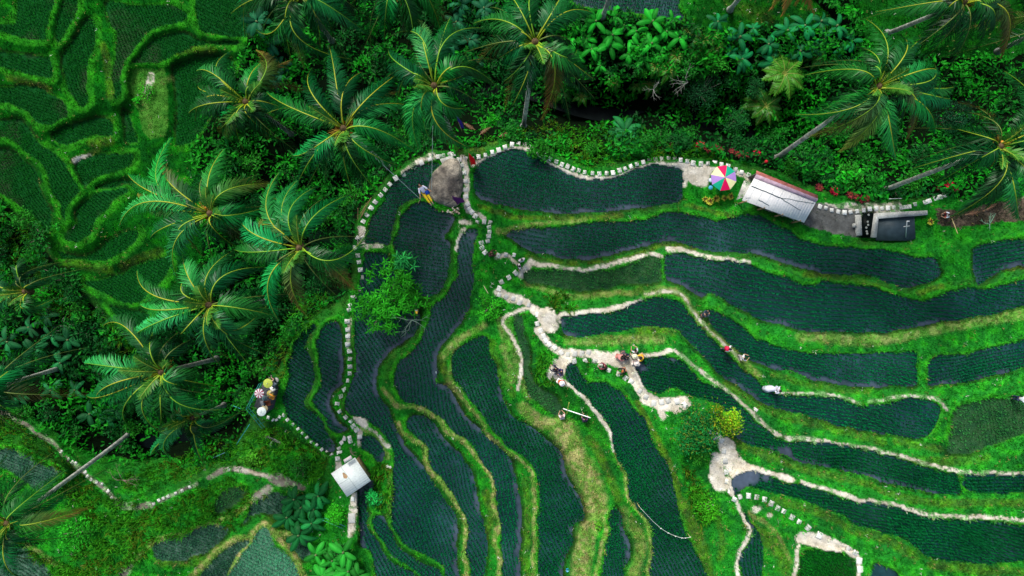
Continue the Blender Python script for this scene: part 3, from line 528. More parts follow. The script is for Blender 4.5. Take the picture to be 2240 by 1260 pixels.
def gn(u, v, arr):
    return arr[np.clip(((np.asarray(v) - V0) / GS + .5).astype(int), 0, NY - 1), np.clip(((np.asarray(u) - U0) / GS + .5).astype(int), 0, NX - 1)]
def GP(u, v, dz=0): return P3(u, v, gh(u, v) + dz)
# ------------------------------------------------------------------ blades: rice, grass and undergrowth (too many to count)
def scatter(b, pos, nb, hgt, spread, width, cols, lean=.6, mi=0, bend=True):
    """tufts of nb bent blades at each pos"""
    n = len(pos); pos = np.repeat(pos, nb, 0); N = len(pos); cols = np.repeat(cols, nb, 0) * (1 + .35 * (rng.random((N, 1)) - .5))
    hgt = np.repeat(np.broadcast_to(hgt, (n,)), nb) * rng.uniform(.65, 1.15, N); a = rng.uniform(0, 2 * np.pi, N); ln = rng.uniform(.2, 1, N) * lean
    D = np.c_[np.cos(a), np.sin(a), np.zeros(N)]; Sd = np.c_[-np.sin(a), np.cos(a), np.zeros(N)] * (width * .5)
    Z = np.array([0, 0, 1.]); hz = hgt[:, None]
    base = pos + D * spread * rng.random((N, 1))
    mid = base + D * hz * ln[:, None] * .45 + Z * hz * .75; tip = base + D * hz * ln[:, None] * 1.15 + Z * hz * (1.0 - .25 * ln[:, None])
    V = np.stack([base - Sd * .7, base + Sd * .7, mid + Sd, mid - Sd, tip], 1).reshape(-1, 3)
    i = np.arange(N)[:, None] * 5
    cc = np.repeat(np.clip(cols, 0, 1), 5, 0)
    b.add(V, [i + np.array([[0, 1, 2, 3]]), i + np.array([[3, 2, 4]])], cc, mi)
# rice rows
b = MB(); nr = 0
for k, f in enumerate(FIELDS):
    kind = f[2]
    if kind == 'p': continue
    P = fpoly[k]; c0 = P.mean(0); R = np.abs(P - c0).max() * 1.5
    du, dv = {'w': (4.7, 7.9), 'd': (4.9, 6.9), 'm': (7, 7.5), 'b': (6.0, 6.2), 'g': (5.5, 7.5), 'h': (6, 7)}[kind]
    an = math.radians(f[3]); x = np.arange(-R, R, du); y = np.arange(-R, R, dv); X, Y = np.meshgrid(x, y)
    X = X + rng.normal(0, .7, X.shape); Y = Y + rng.normal(0, .25, X.shape) + (vnoise(X, Y, 160, 77 + k, 2) - .5) * 40
    u = (c0[0] + X * math.cos(an) - Y * math.sin(an)).ravel(); v = (c0[1] + X * math.sin(an) + Y * math.cos(an)).ravel()
    m = (u > -200) & (u < 2440) & (v > -100) & (v < 1360); u, v = u[m], v[m]
    m = (gn(u, v, FID) == k) & ~(gn(u, v, foot) & (rng.random(len(u)) < (.96 if kind == 'w' else .75)))
    m &= rng.random(len(u)) > gn(u, v, bare) * 1.4; thin = vnoise(u, v, 70, 300, 3)
    if kind in 'wm': m &= rng.random(len(u)) < np.clip(1.45 - thin * (.75 if kind == 'w' else 1.2), .3, 1)
    u, v = u[m], v[m]; thin = thin[m]; n = len(u)
    if not n: continue
    base = {'w': (.001, .135, .040), 'd': (.001, .115, .026), 'm': (.025, .16, .035), 'b': (.003, .125, .008), 'g': (.05, .27, .13), 'h': (.03, .13, .06)}[kind]
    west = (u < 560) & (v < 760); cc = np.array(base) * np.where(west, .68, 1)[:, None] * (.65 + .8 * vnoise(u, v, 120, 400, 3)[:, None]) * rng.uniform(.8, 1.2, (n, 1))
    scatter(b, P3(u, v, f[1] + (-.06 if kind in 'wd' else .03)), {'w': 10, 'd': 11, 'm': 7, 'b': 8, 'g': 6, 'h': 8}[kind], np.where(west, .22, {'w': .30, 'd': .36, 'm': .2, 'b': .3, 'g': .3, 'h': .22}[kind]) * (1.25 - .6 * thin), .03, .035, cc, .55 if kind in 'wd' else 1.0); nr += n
tag(b.build('rice_plants', M_RICE), 'dark green young rice planted in rows across the flooded terraces', 'rice', kind='stuff')
# grass on bunds and banks
def rand_uv(n, u0=-60, u1=2300, v0=-60, v1=1320): return rng.uniform(u0, u1, n), rng.uniform(v0, v1, n)
b = MB(); u, v = rand_uv(150000)
m = (gn(u, v, FID) < 0) & ~gn(u, v, jung) & ~(gn(u, v, isp) & (rng.random(len(u)) < .93)); u, v = u[m], v[m]
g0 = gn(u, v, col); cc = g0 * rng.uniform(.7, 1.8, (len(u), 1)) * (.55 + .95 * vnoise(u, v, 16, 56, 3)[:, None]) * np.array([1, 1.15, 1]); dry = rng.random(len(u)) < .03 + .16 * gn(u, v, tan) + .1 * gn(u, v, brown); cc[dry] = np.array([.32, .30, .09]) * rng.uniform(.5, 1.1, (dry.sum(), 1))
fl = rng.random(len(u)) < .006; cc[fl] = (.7, .72, .62)
scatter(b, GP(u, v, -.01), 4, (.10 + .14 * vnoise(u, v, 25, 55, 3)) * np.where((u < 540) & (v < 740), .6, 1) + .05 * gn(u, v, bund), .07, .034, cc, .9)
tag(b.build('grass', M_GRASS), 'short bright grass growing on the terrace banks and bunds', 'grass', kind='stuff')
# coarse weeds, longer blades, in the rough patches
b = MB(); WEED = [pts("-20 880 60 930 130 990 230 1080 330 1110 430 1070 500 1040 600 1090 520 1160 350 1180 290 1250 -20 1280 60 1200 150 1230 200 1150 100 1060 0 960"), pts("520 950 600 930 720 1000 700 1060 640 1050 560 1020 500 1020 440 1030 300 1090 260 1040 350 1010"),
   pts("1030 320 1090 305 1180 310 1290 365 1450 340 1600 355 1560 330 1400 280 1200 270 1050 300"), pts("1490 1010 1530 1040 1560 1120 1530 1150 1510 1100"), pts("1180 780 1205 760 1215 840 1195 850 1170 820"), pts("770 1060 850 1000 860 1130 830 1120 810 1060"),
   pts("600 700 680 650 740 640 690 700 640 760 620 840 590 800"), pts("1190 640 1240 640 1260 680 1215 690"), pts("220 680 330 760 260 850 180 700 100 560 60 500 0 440 0 600 100 700")]
for P in WEED:
    A = np.array(P); n = int((np.ptp(A[:, 0]) * np.ptp(A[:, 1])) / 55); u, v = rng.uniform(A[:, 0].min(), A[:, 0].max(), n), rng.uniform(A[:, 1].min(), A[:, 1].max(), n)
    m = inpoly(u, v, P) & (gn(u, v, FID) < 0) & ~gn(u, v, isp); u, v = u[m], v[m]
    t = vnoise(u, v, 30, 88, 3)[:, None]; cc = (np.array([.01, .10, .008]) * (1 - t) + np.array([.05, .30, .01]) * t) * rng.uniform(.45, 1.6, (len(u), 1)); ol = rng.random(len(u)) < .5 * np.clip(vnoise(u, v, 60, 89, 3) * 3 - 1.2, 0, 1); cc[ol] = np.array([.08, .15, .01]) * rng.uniform(.4, 1.3, (ol.sum(), 1))
    scatter(b, GP(u, v), 6, .28 + .4 * t[:, 0], .12, .06, cc, 1.0)
tag(b.build('weeds', M_GRASS), 'tall rough green weeds covering the steep banks beside the lower path and gorge', 'weeds', kind='stuff')
# broad leaves of the jungle floor
LEAFT = np.array([(0, 0, 0), (.22, -.18, .05), (.6, -.17, .04), (1, 0, -.12), (.6, .17, .04), (.22, .18, .05), (.5, 0, -.02)])
LEAFF = [np.array([(0, 1, 6), (1, 2, 6), (2, 3, 6), (3, 4, 6), (4, 5, 6), (5, 0, 6)])]
def rotmats(yaw, pitch, roll):
    cy, sy, cp, sp, cr, sr = np.cos(yaw), np.sin(yaw), np.cos(pitch), np.sin(pitch), np.cos(roll), np.sin(roll)
    z = np.zeros_like(cy); o = z + 1
    Rz = np.stack([np.stack([cy, -sy, z], -1), np.stack([sy, cy, z], -1), np.stack([z, z, o], -1)], 1)
    Ry = np.stack([np.stack([cp, z, sp], -1), np.stack([z, o, z], -1), np.stack([-sp, z, cp], -1)], 1)
    Rx = np.stack([np.stack([o, z, z], -1), np.stack([z, cr, -sr], -1), np.stack([z, sr, cr], -1)], 1)
    return Rz @ Ry @ Rx
def leaves(b, pos, size, cols, wid=1., pitch=(-.2, .9), T=LEAFT, F=LEAFF, yaw=None, roll=.5, mi=0):
    n = len(pos); yaw = rng.uniform(0, 2 * np.pi, n) if yaw is None else yaw
    R = rotmats(yaw, rng.uniform(pitch[0], pitch[1], n), rng.normal(0, roll, n))
    V = np.einsum('nij,kj->nki', R, T * np.array([1, wid, 1])) * np.broadcast_to(size, (n,))[:, None, None] + pos[:, None]
    cc = np.repeat(np.clip(cols, 0, 1)[:, None], len(T), 1) * np.linspace(.8, 1.1, len(T))[None, :, None]
    i = np.arange(n)[:, None, None] * len(T)
    b.add(V.reshape(-1, 3), [(i + f[None]).reshape(-1, f.shape[1]) for f in F], cc.reshape(-1, 3), mi)
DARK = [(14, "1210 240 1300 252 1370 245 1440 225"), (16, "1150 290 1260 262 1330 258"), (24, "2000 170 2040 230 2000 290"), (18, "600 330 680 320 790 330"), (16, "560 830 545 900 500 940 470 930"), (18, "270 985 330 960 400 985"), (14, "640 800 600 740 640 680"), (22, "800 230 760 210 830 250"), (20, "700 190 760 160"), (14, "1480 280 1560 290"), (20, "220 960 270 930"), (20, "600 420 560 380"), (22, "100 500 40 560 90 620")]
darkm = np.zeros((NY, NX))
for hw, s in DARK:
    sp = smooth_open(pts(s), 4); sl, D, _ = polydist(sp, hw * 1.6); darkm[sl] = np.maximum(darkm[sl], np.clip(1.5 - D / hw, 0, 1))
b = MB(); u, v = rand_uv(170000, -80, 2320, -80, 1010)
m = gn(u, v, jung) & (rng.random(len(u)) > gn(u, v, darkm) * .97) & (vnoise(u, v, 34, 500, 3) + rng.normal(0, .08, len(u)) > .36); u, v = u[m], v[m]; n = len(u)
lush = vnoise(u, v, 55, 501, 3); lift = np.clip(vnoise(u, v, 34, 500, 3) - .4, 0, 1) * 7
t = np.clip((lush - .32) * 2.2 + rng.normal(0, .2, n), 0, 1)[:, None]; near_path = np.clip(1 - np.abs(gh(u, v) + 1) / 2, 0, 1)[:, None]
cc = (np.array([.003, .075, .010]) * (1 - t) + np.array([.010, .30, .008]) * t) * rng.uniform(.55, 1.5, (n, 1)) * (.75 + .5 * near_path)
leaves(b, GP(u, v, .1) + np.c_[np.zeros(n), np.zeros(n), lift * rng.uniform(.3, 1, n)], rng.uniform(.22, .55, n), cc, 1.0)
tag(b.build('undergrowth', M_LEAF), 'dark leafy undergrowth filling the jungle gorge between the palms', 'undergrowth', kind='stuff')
# ------------------------------------------------------------------ coconut palms
def frond(b, hub, tip, arch, L, side=0., pinn=92, colr=(.03, .17, .05), rach=(.34, .36, .04), w=.066, droop=.55, tipangle=.45, dead=0, start=.14):
    n = 18; t = np.linspace(0, 1, n); hub = np.array(hub, float); tip = np.array(tip, float)
    ch = tip - hub; sd = np.cross(ch, [0, 0, 1.]); sd /= np.linalg.norm(sd) + 1e-9
    rp = hub + ch * t[:, None] + np.array([0, 0, 1.]) * (arch * 4 * t * (1 - t) * (1 - .25 * t))[:, None] + sd * (side * 4 * t * (1 - t))[:, None]
    rad = np.linspace(.042, .009, n); b.tube(rp, rad, 5, np.array(rach) * np.linspace(1, .7, n)[:, None], 0)
    ts = np.linspace(start, .99, pinn); f = ts * (n - 1); i = np.minimum(f.astype(int), n - 2); fr = (f - i)[:, None]
    p = rp[i] * (1 - fr) + rp[i + 1] * fr; T = rp[i + 1] - rp[i]; T /= np.linalg.norm(T, axis=1)[:, None]
    Sv = np.cross(T, [0, 0, 1.]); Sv /= np.linalg.norm(Sv, axis=1)[:, None] + 1e-9; Up = np.cross(Sv, T)
    prof = L * np.clip(np.sin(np.pi * np.clip(ts * .86 + .16, 0, 1)) ** .6, .25, 1)
    for sg in (-1, 1):
        q = pinn; al = np.linspace(1.02, tipangle, q) + rng.normal(0, .07, q); ln = prof * rng.uniform(.85, 1.08, q); dr = droop * rng.uniform(.75, 1.2, q)
        rise = rng.normal(.14, .12, q)
        dirv = T * np.cos(al)[:, None] + sg * Sv * np.sin(al)[:, None] + Up * rise[:, None]
        g = np.array([0, 0, -1.])
        m1 = p + dirv * (ln * .5)[:, None] + g * (ln * dr * .12)[:, None]
        m2 = p + dirv * (ln * .95)[:, None] * (1 - .12 * dr)[:, None] + g * (ln * dr * .62)[:, None]
        wv = T * (w * .5) + Up * (w * .15 * sg)
        V = np.stack([p - wv * .5, p + wv * .5, m1 + wv, m1 - wv, m2], 1).reshape(-1, 3)
        c = np.array(colr) * rng.uniform(.75, 1.3, (q, 1)) * (.85 + .3 * ts[:, None]); 
        if dead: c = c * (1 - dead * ts[:, None] ** 2) + np.array([.40, .17, .04]) * dead * ts[:, None] ** 2
        k = np.arange(q)[:, None] * 5
        b.add(V, [k + np.array([[0, 1, 2, 3]]), k + np.array([[3, 2, 4]])], np.repeat(c, 5, 0), 1)
M_RACH = mat('palm_rachis', attr=True, rough=.5)
FR_MATS = [M_RACH, M_PALM]
def palm(hub, zc, tips, base, label, zb=None, coco='green', extra=10, Ls=1.15, tone=(.022, .15, .045), low=.75, young=4, dead=(), trunk_r=.2, name='coconut_palm', seed=0):
    global rng; keep = rng; rng = np.random.default_rng(900 + seed)
    hw = P3(hub[0], hub[1], zc)
    if base is None:
        zb = -5 if zb is None else zb; dd = np.array([CU - hub[0], CV - hub[1]]); dd = dd / np.hypot(*dd) * (120 if zc > 10 else 70); bw = P3(hub[0] + dd[0], hub[1] + dd[1], zb) 
    else: zb = gh(base[0], base[1]) if zb is None else zb; bw = P3(base[0], base[1], zb)
    t = thing(name, bw, label, 'palm tree', 'coconut palms')
    L0 = -bw; b = MB(); n = 16; s = np.linspace(0, 1, n); pt = bw + (hw - bw) * s[:, None]
    hor = (hw - bw) * np.array([1, 1, 0]); pt += hor * (.16 * (s ** .7 - s) * 1.0)[:, None]; pt[-1] = hw - [0, 0, .1]
    ringc = np.array([.42, .44, .40]) * (1 if base is not None else .45) * rng.uniform(.55, 1.2, (n * 4, 1)); pf = smooth_open(np.c_[pt], 4) if False else np.stack([np.interp(np.linspace(0, 1, n * 4), s, pt[:, a]) for a in range(3)], 1)
    rr = np.linspace(trunk_r * 1.25, trunk_r * .72, n * 4); rr[:5] += np.array([.14, .09, .05, .03, .01]); rr += rng.normal(0, .006, n * 4)
    b.tube(pf + L0, rr, 9, ringc); b.build('trunk', M_BARK, t, True)
    b = MB(); b.lathe([(.03, -.5), (.2, -.42), (.3, -.1), (.26, .15), (.1, .38), (.0, .42)], hw + L0, 10, (.10, .065, .03)); b.build('crown_shaft', M_BARK, t, True)
    hubp = hw + np.array([0, 0, .15])
    def fr(tipw, arch, **k):
        b = MB(); d = tipw - hubp; d[2] = 0; d /= np.linalg.norm(d) + 1e-9
        frond(b, hubp + d * .15 + L0, tipw + L0, arch, **k); b.build('frond', FR_MATS, t)
    for i, tp in enumerate(tips):
        drop = tp[2] if len(tp) > 2 else rng.uniform(.9, 2.6)
        tw = P3(tp[0], tp[1], zc - drop); d = np.linalg.norm((tw - hw)[:2])
        if d > 6.2: tw[:2] = hw[:2] + (tw - hw)[:2] * (6.2 + (d - 6.2) * .5) / d
        c = np.array(tone) * rng.choice([.4, .65, 1.0, 1.5]) * rng.uniform(.85, 1.15) * np.array([rng.uniform(.5, 3.5), 1, rng.uniform(.7, 1.5)])
        fr(tw, drop * .55 + .5 + rng.uniform(0, .5), L=Ls * rng.uniform(.88, 1.1), side=rng.normal(0, .55), colr=c, rach=(.34 * rng.uniform(.5, 1.2), .42, .02), dead=1.0 if i in dead else (.5 if rng.random() < .07 else 0), droop=rng.uniform(.6, 1.25))
    for i in range(extra):
        a = (i + rng.random()) * 2 * np.pi / extra; r = rng.uniform(3.0, 4.2) * low / .75; drop = rng.uniform(2.6, 4.4)
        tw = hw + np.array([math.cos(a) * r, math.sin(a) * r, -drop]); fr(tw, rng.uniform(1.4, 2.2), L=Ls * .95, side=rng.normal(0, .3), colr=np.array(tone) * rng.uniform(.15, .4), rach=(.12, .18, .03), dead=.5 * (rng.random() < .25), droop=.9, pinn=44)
    for i in range(young):
        a = rng.uniform(0, 6.28); r = rng.uniform(.7, 1.8)
        tw = hw + np.array([math.cos(a) * r, math.sin(a) * r, rng.uniform(.8, 2.2)]); fr(tw, .25, L=Ls * .6, colr=(.05, .2, .02), rach=(.3, .4, .04), droop=.3, pinn=34)
    if coco:
        cl = {'green': (.06, .14, .02), 'orange': (.55, .25, .03), 'yellow': (.45, .36, .04)}[coco]
        for i in range(9):
            a = rng.uniform(0, 6.28); b = MB(); rr_ = rng.uniform(.1, .14)
            b.lathe([(.001, rr_ * 1.2), (rr_ * .7, rr_ * .8), (rr_, 0), (rr_ * .75, -rr_ * .8), (.001, -rr_ * 1.25)], hubp + L0 + [math.cos(a) * rng.uniform(.3, .5), math.sin(a) * rng.uniform(.3, .5), rng.uniform(-.5, -.05)], 8, np.array(cl) * rng.uniform(.6, 1.2)); b.build('coconut', M_RACH, t, True)
        if coco != 'green':
            for i in range(4):
                a = rng.uniform(0, 6.28); b = MB()
                for k in range(9):
                    d = np.array([math.cos(a) + rng.normal(0, .25), math.sin(a) + rng.normal(0, .25), rng.normal(-.2, .2)]); b.tube([hubp + L0 + d * .25, hubp + L0 + d * .55 + [0, 0, .05], hubp + L0 + d * .85 - [0, 0, .15]], .018, 4, np.array((.5, .3, .04)))
                b.build('flower_stalk', M_RACH, t)
    rng = keep; return t
def tl(s):
    a = [float(x) for x in s.split()]; return list(zip(a[::2], a[1::2]))
Q1 = [
((753, 283), 14.5, "720 100 682 150 790 158 880 155 905 232 912 333 870 362 835 428 770 420 652 400 585 248 583 202 640 340", (852, 368), 'orange', 'large coconut palm with orange flower stalks holding the left swing rope'),
((950, 190), 15, "848 82 850 107 912 42 985 38 1058 62 1090 192 1062 168 1022 236 1025 322 940 306 918 330 868 225 1018 118", (990, 300), 'green', 'coconut palm holding the right swing rope, just north of the boulder'),
((1170, 95), 17, "1035 52 1090 128 1120 232 1185 262 1215 238 1264 194 1297 172 1296 28 1262 108 1145 -5 1185 -25 1110 -15 1225 -10 1085 90 1100 180", (1145, 277), 'green', 'tall coconut palm with pale leaning trunk standing by the top of the curved path'),
((655, -8), 15, "535 82 505 30 560 65 730 82 700 107 665 146 640 140 808 76 770 130 560 -70 700 -100 800 -25 610 -90", None, 'green', 'coconut palm cut by the top edge, fronds hanging over the dark gorge'),
((865, -25), 15, "840 100 905 112 968 82 958 30 768 12 800 -95 930 -95 1000 -30 890 60", None, 'orange', 'coconut palm at the top edge between two others, mostly outside the frame'),
((540, 225), 12, "505 112 430 155 433 188 412 250 427 265 535 333 500 326 621 310 587 306 602 190 640 245 475 280 580 132 560 110", None, 'green', 'small dark coconut palm nearest the upper left terraces'),
((463, 468), 14, "373 302 490 326 270 378 350 360 300 425 306 447 260 495 602 402 590 450 395 620 430 592 522 545 548 520 330 520", None, 'orange', 'coconut palm at the left with pale curled frond tips over the terraces'),
((657, 543), 14.5, "610 378 650 395 765 425 692 408 806 504 775 632 672 692 610 702 570 578 520 470 510 545 590 430 560 505", None, 'green', 'coconut palm with long shiny fronds touching the white stepping stones'),
((460, 667), 14, "300 592 307 667 285 742 325 752 485 802 590 660 582 775 600 690 595 585 515 545 450 572 555 812 395 725 400 560", None, 'green', 'coconut palm in the middle of the left grove with yellow-ribbed lower fronds'),
((357, 813), 13, "225 712 185 795 275 925 190 866 370 955 487 896 478 846 412 770 345 712 470 850 210 885 430 900 350 930", None, 'orange', 'coconut palm at the lower left of the grove with orange flower stalks'),
((425, 912), 8, "520 905 470 960 446 1016 330 995 376 1005 400 880 455 870 350 940", None, None, 'short young palm below the grove beside the dark pool'),
((22, 1141), 13, "140 1030 140 1087 190 1112 100 1182 62 1268 10 1265 -90 1210 -90 1080 5 1040 -60 1020", (286, 945), 'green', 'coconut palm in the lower left corner with a long pale leaning trunk'),
((1918, 191), 14.5, "1895 42 1870 102 1757 165 1742 250 1795 252 1765 300 1856 345 1840 330 1960 347 1985 302 2045 290 2087 190 2078 215 1962 76 2020 82 2042 135 1995 232 1900 300 2050 160 1830 150", (1697, 347), 'green', 'big spreading coconut palm above the stall with a grey trunk leaning to its left'),
((2182, 322), 14, "2055 272 2075 332 1997 368 2047 402 2083 473 2113 458 2230 480 2196 155 2238 215 2290 330 2160 455 2260 420 2290 250", (1937, 415), 'orange', 'coconut palm at the right edge with a low grey trunk pointing at its left'),
((2104, 6), 15, "1915 26 2014 110 2068 82 2192 124 2160 72 2230 -60 2060 -80 2150 -90 2240 40 2000 -30", (1940, 72), 'orange', 'coconut palm in the top right corner with a dark leaning trunk'),
((60, 638), 9, "125 650 12 600 50 606 8 700 92 690 0 640 110 610", (-10, 654), None, 'small slender palm at the left edge with pale short fronds'),
((-12, 848), 13, "85 860 60 780 60 920 -40 960 -110 850 -60 780 90 820", (124, 806), None, 'coconut palm cut by the left edge, pale trunk slanting in from the right'),
((1758, -175), 16, "1712 34 1688 20 1782 30 1740 10 1650 -150 1840 -100 1760 -300", (1596, 22), None, 'coconut palm above the top edge, only its pale trunk foot and brown tips showing'),
((1400, -190), 16, "1345 -90 1440 -70 1500 -180 1330 -230 1400 -330", (1318, 38), None, 'coconut palm beyond the top edge, only a thin grey trunk showing by the wet field'),
((2290, 60), 14, "2215 10 2190 -20 2240 130 2220 180 2350 0 2380 100", None, None, 'coconut palm beyond the right edge reaching in near the top corner'),
]
for i, (hub, zc, tips, base, coco, lab) in enumerate(Q1):
    palm(hub, zc, tl(tips), base, lab, coco=coco, seed=i, zb=None if base else (-6 if hub[0] < 700 else -7), extra=8 if i != 10 else 4, Ls=1.02 if zc > 10 else .75, dead={11: (2,), 7: (5, 6), 2: (3,), 17: (0, 1, 2, 3)}.get(i, ()), trunk_r=.155 if zc > 10 else .11, low=.75 if zc > 10 else .45,
         tone=(.006, .20, .034) if i in (1, 6, 7, 8, 9, 12) else (.004, .15, .024))
# ------------------------------------------------------------------ bananas, ferns, shrubs, trees
def banana_leaf(b, L, W, colr, droop):
    n = 9; t = np.linspace(0, 1, n); x = L * (t - .12 * droop * t ** 3); z = L * (.45 * t - (.62 * droop) * t ** 2)
    w = W * np.clip(np.sin(np.pi * np.clip(t * .93 + .05, 0, 1)) ** .45, .06, 1) * np.where(t < .12, .25, 1)
    V = np.stack([np.c_[x, -w, z - w * .35], np.c_[x, -w * .05, z], np.c_[x, w * .05, z], np.c_[x, w, z - w * .35]], 1).reshape(-1, 3); V[:, 1] += rng.normal(0, .008, len(V))
    i = np.arange(n - 1)[:, None] * 4; F = np.concatenate([i + np.array([[k, k + 1, k + 5, k + 4]]) for k in range(3)])
    c = np.tile(np.array([colr, np.array(colr) * 1.7 + .006, np.array(colr) * 1.7 + .006, colr]), (n, 1)); b.add(V, F, c)
def make_banana(nl, L, tone, label, loc, group, seed, st=1.3, name='banana_plant', cat='banana plant', W=.24):
    global rng; keep = rng; rng = np.random.default_rng(seed)
    t = thing(name, loc, label, cat, group)
    b = MB(); b.tube([(0, 0, -.1), (0, 0, st * .5), (.04, 0, st)], [.13, .1, .07], 8, np.array((.10, .15, .05))); b.build('stem', M_RACH, t, True)
    for k in range(nl):
        a = k * 2.4 + rng.normal(0, .25); b = MB(); banana_leaf(b, L * rng.uniform(.8, 1.12), L * W * .72, np.array(tone) * rng.uniform(.5, 1.6), rng.uniform(.7, 1.5))
        o = b.build('leaf', M_LEAF, t, True); o.rotation_euler = (rng.normal(0, .2), -rng.uniform(-.25, .35), a); o.location = (math.cos(a) * .05, math.sin(a) * .05, st * rng.uniform(.85, 1.0))
    rng = keep; return t
BT = (.006, .19, .010); BT2 = (.003, .11, .028)
def place_many(protos, spots, labels, group, scr=(.85, 1.15), dz=0):
    for i, s in enumerate(spots):
        p = protos[i % len(protos)]; loc = GP(s[0], s[1], dz if len(s) < 3 else s[2]); lab = labels if isinstance(labels, str) else labels[i]; rz = rng.uniform(0, 6.28); sc = rng.uniform(*scr)
        if i < len(protos): p.location = [float(x) for x in loc]; p.rotation_euler = (0, 0, rz); p['label'] = lab; p['group'] = group; p.scale = (sc,) * 3
        else: c = copy_thing(p, loc, rz, lab, sc); c['group'] = group
o0 = (0, 0, 0)
pr = [make_banana(7, 1.2, BT, 'x', o0, 'g', 50 + i) for i in range(4)]
place_many(pr, tl("1262 72 1300 60 1335 88 1345 45 1388 78 1392 110 1330 110 1290 118 1372 128 1420 60 1452 80 1478 95 1418 108 1465 55 1310 150 1280 95 1250 130 1362 62 1405 140 1438 128"), 'bright banana plant in the dense clump below the wet field at the top', 'banana plants in the clump below the top wet field', (.65, 1.2))
pr = [make_banana(7, 1.15, BT2, 'x', o0, 'g', 60 + i) for i in range(3)]
place_many(pr, tl("1560 60 1605 95 1640 70 1668 110 1708 80 1745 70 1790 95 1815 70 1850 100 1735 125 1680 150 1612 140 1780 60 1830 115 1590 120 1765 115"), 'blue-green banana plant among the shrubs left of the big right palm', 'banana plants left of the big right palm', (.65, 1.25))
BB = make_banana(9, 1.6, (.008, .13, .03), 'big single banana plant standing on the bank above the curved path', GP(1362, 292, .2), None, 71)
pr = [make_banana(7, 1.4, (.006, .13, .025), 'x', o0, 'g', 80 + i) for i in range(2)]
place_many(pr, tl("655 1082 695 1105 640 1120 690 1135 665 1158 705 1075 668 1100"), 'leafy banana plant in the clump just left of the small hut', 'banana plants left of the small hut')
pr = [make_banana(7, 1.25, (.010, .16, .012), 'x', o0, 'g', 90 + i) for i in range(2)]
place_many(pr, tl("735 1215 770 1235 715 1245 760 1195 745 1258 700 1200 790 1250"), 'bright lime banana plant in the clump at the bottom edge below the small hut', 'banana plants at the bottom edge')
pr = [make_banana(7, 1.25, (.005, .08, .02), 'x', o0, 'g', 100 + i) for i in range(2)]
place_many(pr, tl("250 908 270 890 130 732 100 760 150 790 85 715 60 800 170 740 40 745 120 690 130 850 60 860 180 850 215 900"), 'dark banana plant in the shade of the left grove', 'banana plants in the shade of the left grove')
pr = [make_banana(8, 1.4, (.004, .07, .025), 'x', o0, 'g', 110 + i) for i in range(2)]
place_many(pr, tl("600 105 575 60 1000 60 1030 95 990 100 1060 30 1010 20 620 150 1040 150 610 180"), 'dark banana plant half hidden under the upper palms', 'banana plants under the upper palms')
def make_fern(R, nfr, tone, label, loc, seed, st=1.0, group=None):
    global rng; keep = rng; rng = np.random.default_rng(seed)
    t = thing('tree_fern', loc, label, 'tree fern', group); b = MB(); b.tube([(0, 0, -.2), (0, 0, st)], [.1, .07], 8, np.array((.06, .04, .02))); b.build('trunk', M_BARK, t)
    for k in range(nfr):
        a = k * 2 * math.pi / nfr + rng.normal(0, .1); r = R * rng.uniform(.85, 1.1); b = MB()
        frond(b, (0, 0, st), (math.cos(a) * r, math.sin(a) * r, st - rng.uniform(.1, .5)), .45, R * .3, colr=np.array(tone) * rng.uniform(.8, 1.2), rach=(.2, .25, .04), pinn=26, w=.085, droop=.25, tipangle=1.1, start=.1); b.build('frond', FR_MATS, t)
    rng = keep; return t
make_fern(2.0, 11, (.06, .25, .015), 'yellow-green tree fern left of the big right palm', GP(1700, 175, .3), 120, 1.6)
make_fern(1.7, 10, (.035, .18, .012), 'smaller tree fern just below the yellow-green one', GP(1665, 240, .3), 121, 1.0)
pr = [make_fern(.9, 8, (.03, .2, .012), 'x', o0, 130 + i, .5) for i in range(2)]
place_many(pr, tl("1500 75 1530 95 1560 110 1515 120 1475 130 1550 85 1430 150 1460 160 1340 185 1390 190 1230 205 1270 215 1415 190 1645 230 1780 130"), 'small bright fern on the jungle slope below the banana clump', 'ferns on the jungle slope', (.8, 1.4))
# leafy shrubs and trees
def crown_leaves(b, R, Hc, zc, n, size, tone, clumps, wid=1, flat=.6, yellow=None, star=False, seed=0):
    cn = []
    while len(cn) < clumps:
        p = rng.uniform(-1, 1, 3)
        if np.linalg.norm(p) < 1 and p[2] > -.4: cn.append(p)
    cn = np.array(cn) * np.array([R * .8, R * .8, Hc * .8]); ct = rng.uniform(.4, 1.5, clumps)
    k = rng.integers(0, clumps, n); pos = cn[k] + rng.normal(0, 1, (n, 3)) * np.array([R, R, Hc]) * (.68 / clumps ** .45) + [0, 0, zc]
    cc = np.array(tone) * (ct[k] * rng.uniform(.75, 1.3, n))[:, None]
    if yellow is not None: m = rng.random(n) < .22; cc[m] = np.array(yellow) * rng.uniform(.7, 1.2, (m.sum(), 1))
    if star:
        a = rng.uniform(0, 6.28, n)
        for j in range(star): leaves(b, pos, size * rng.uniform(.8, 1.2, n), cc * rng.uniform(.85, 1.15, (n, 1)), wid, (-.1, .5), yaw=a + j * 2 * np.pi / star)
    else: leaves(b, pos, size * rng.uniform(.7, 1.3, n), cc, wid, (-.3, .9))
    return cn
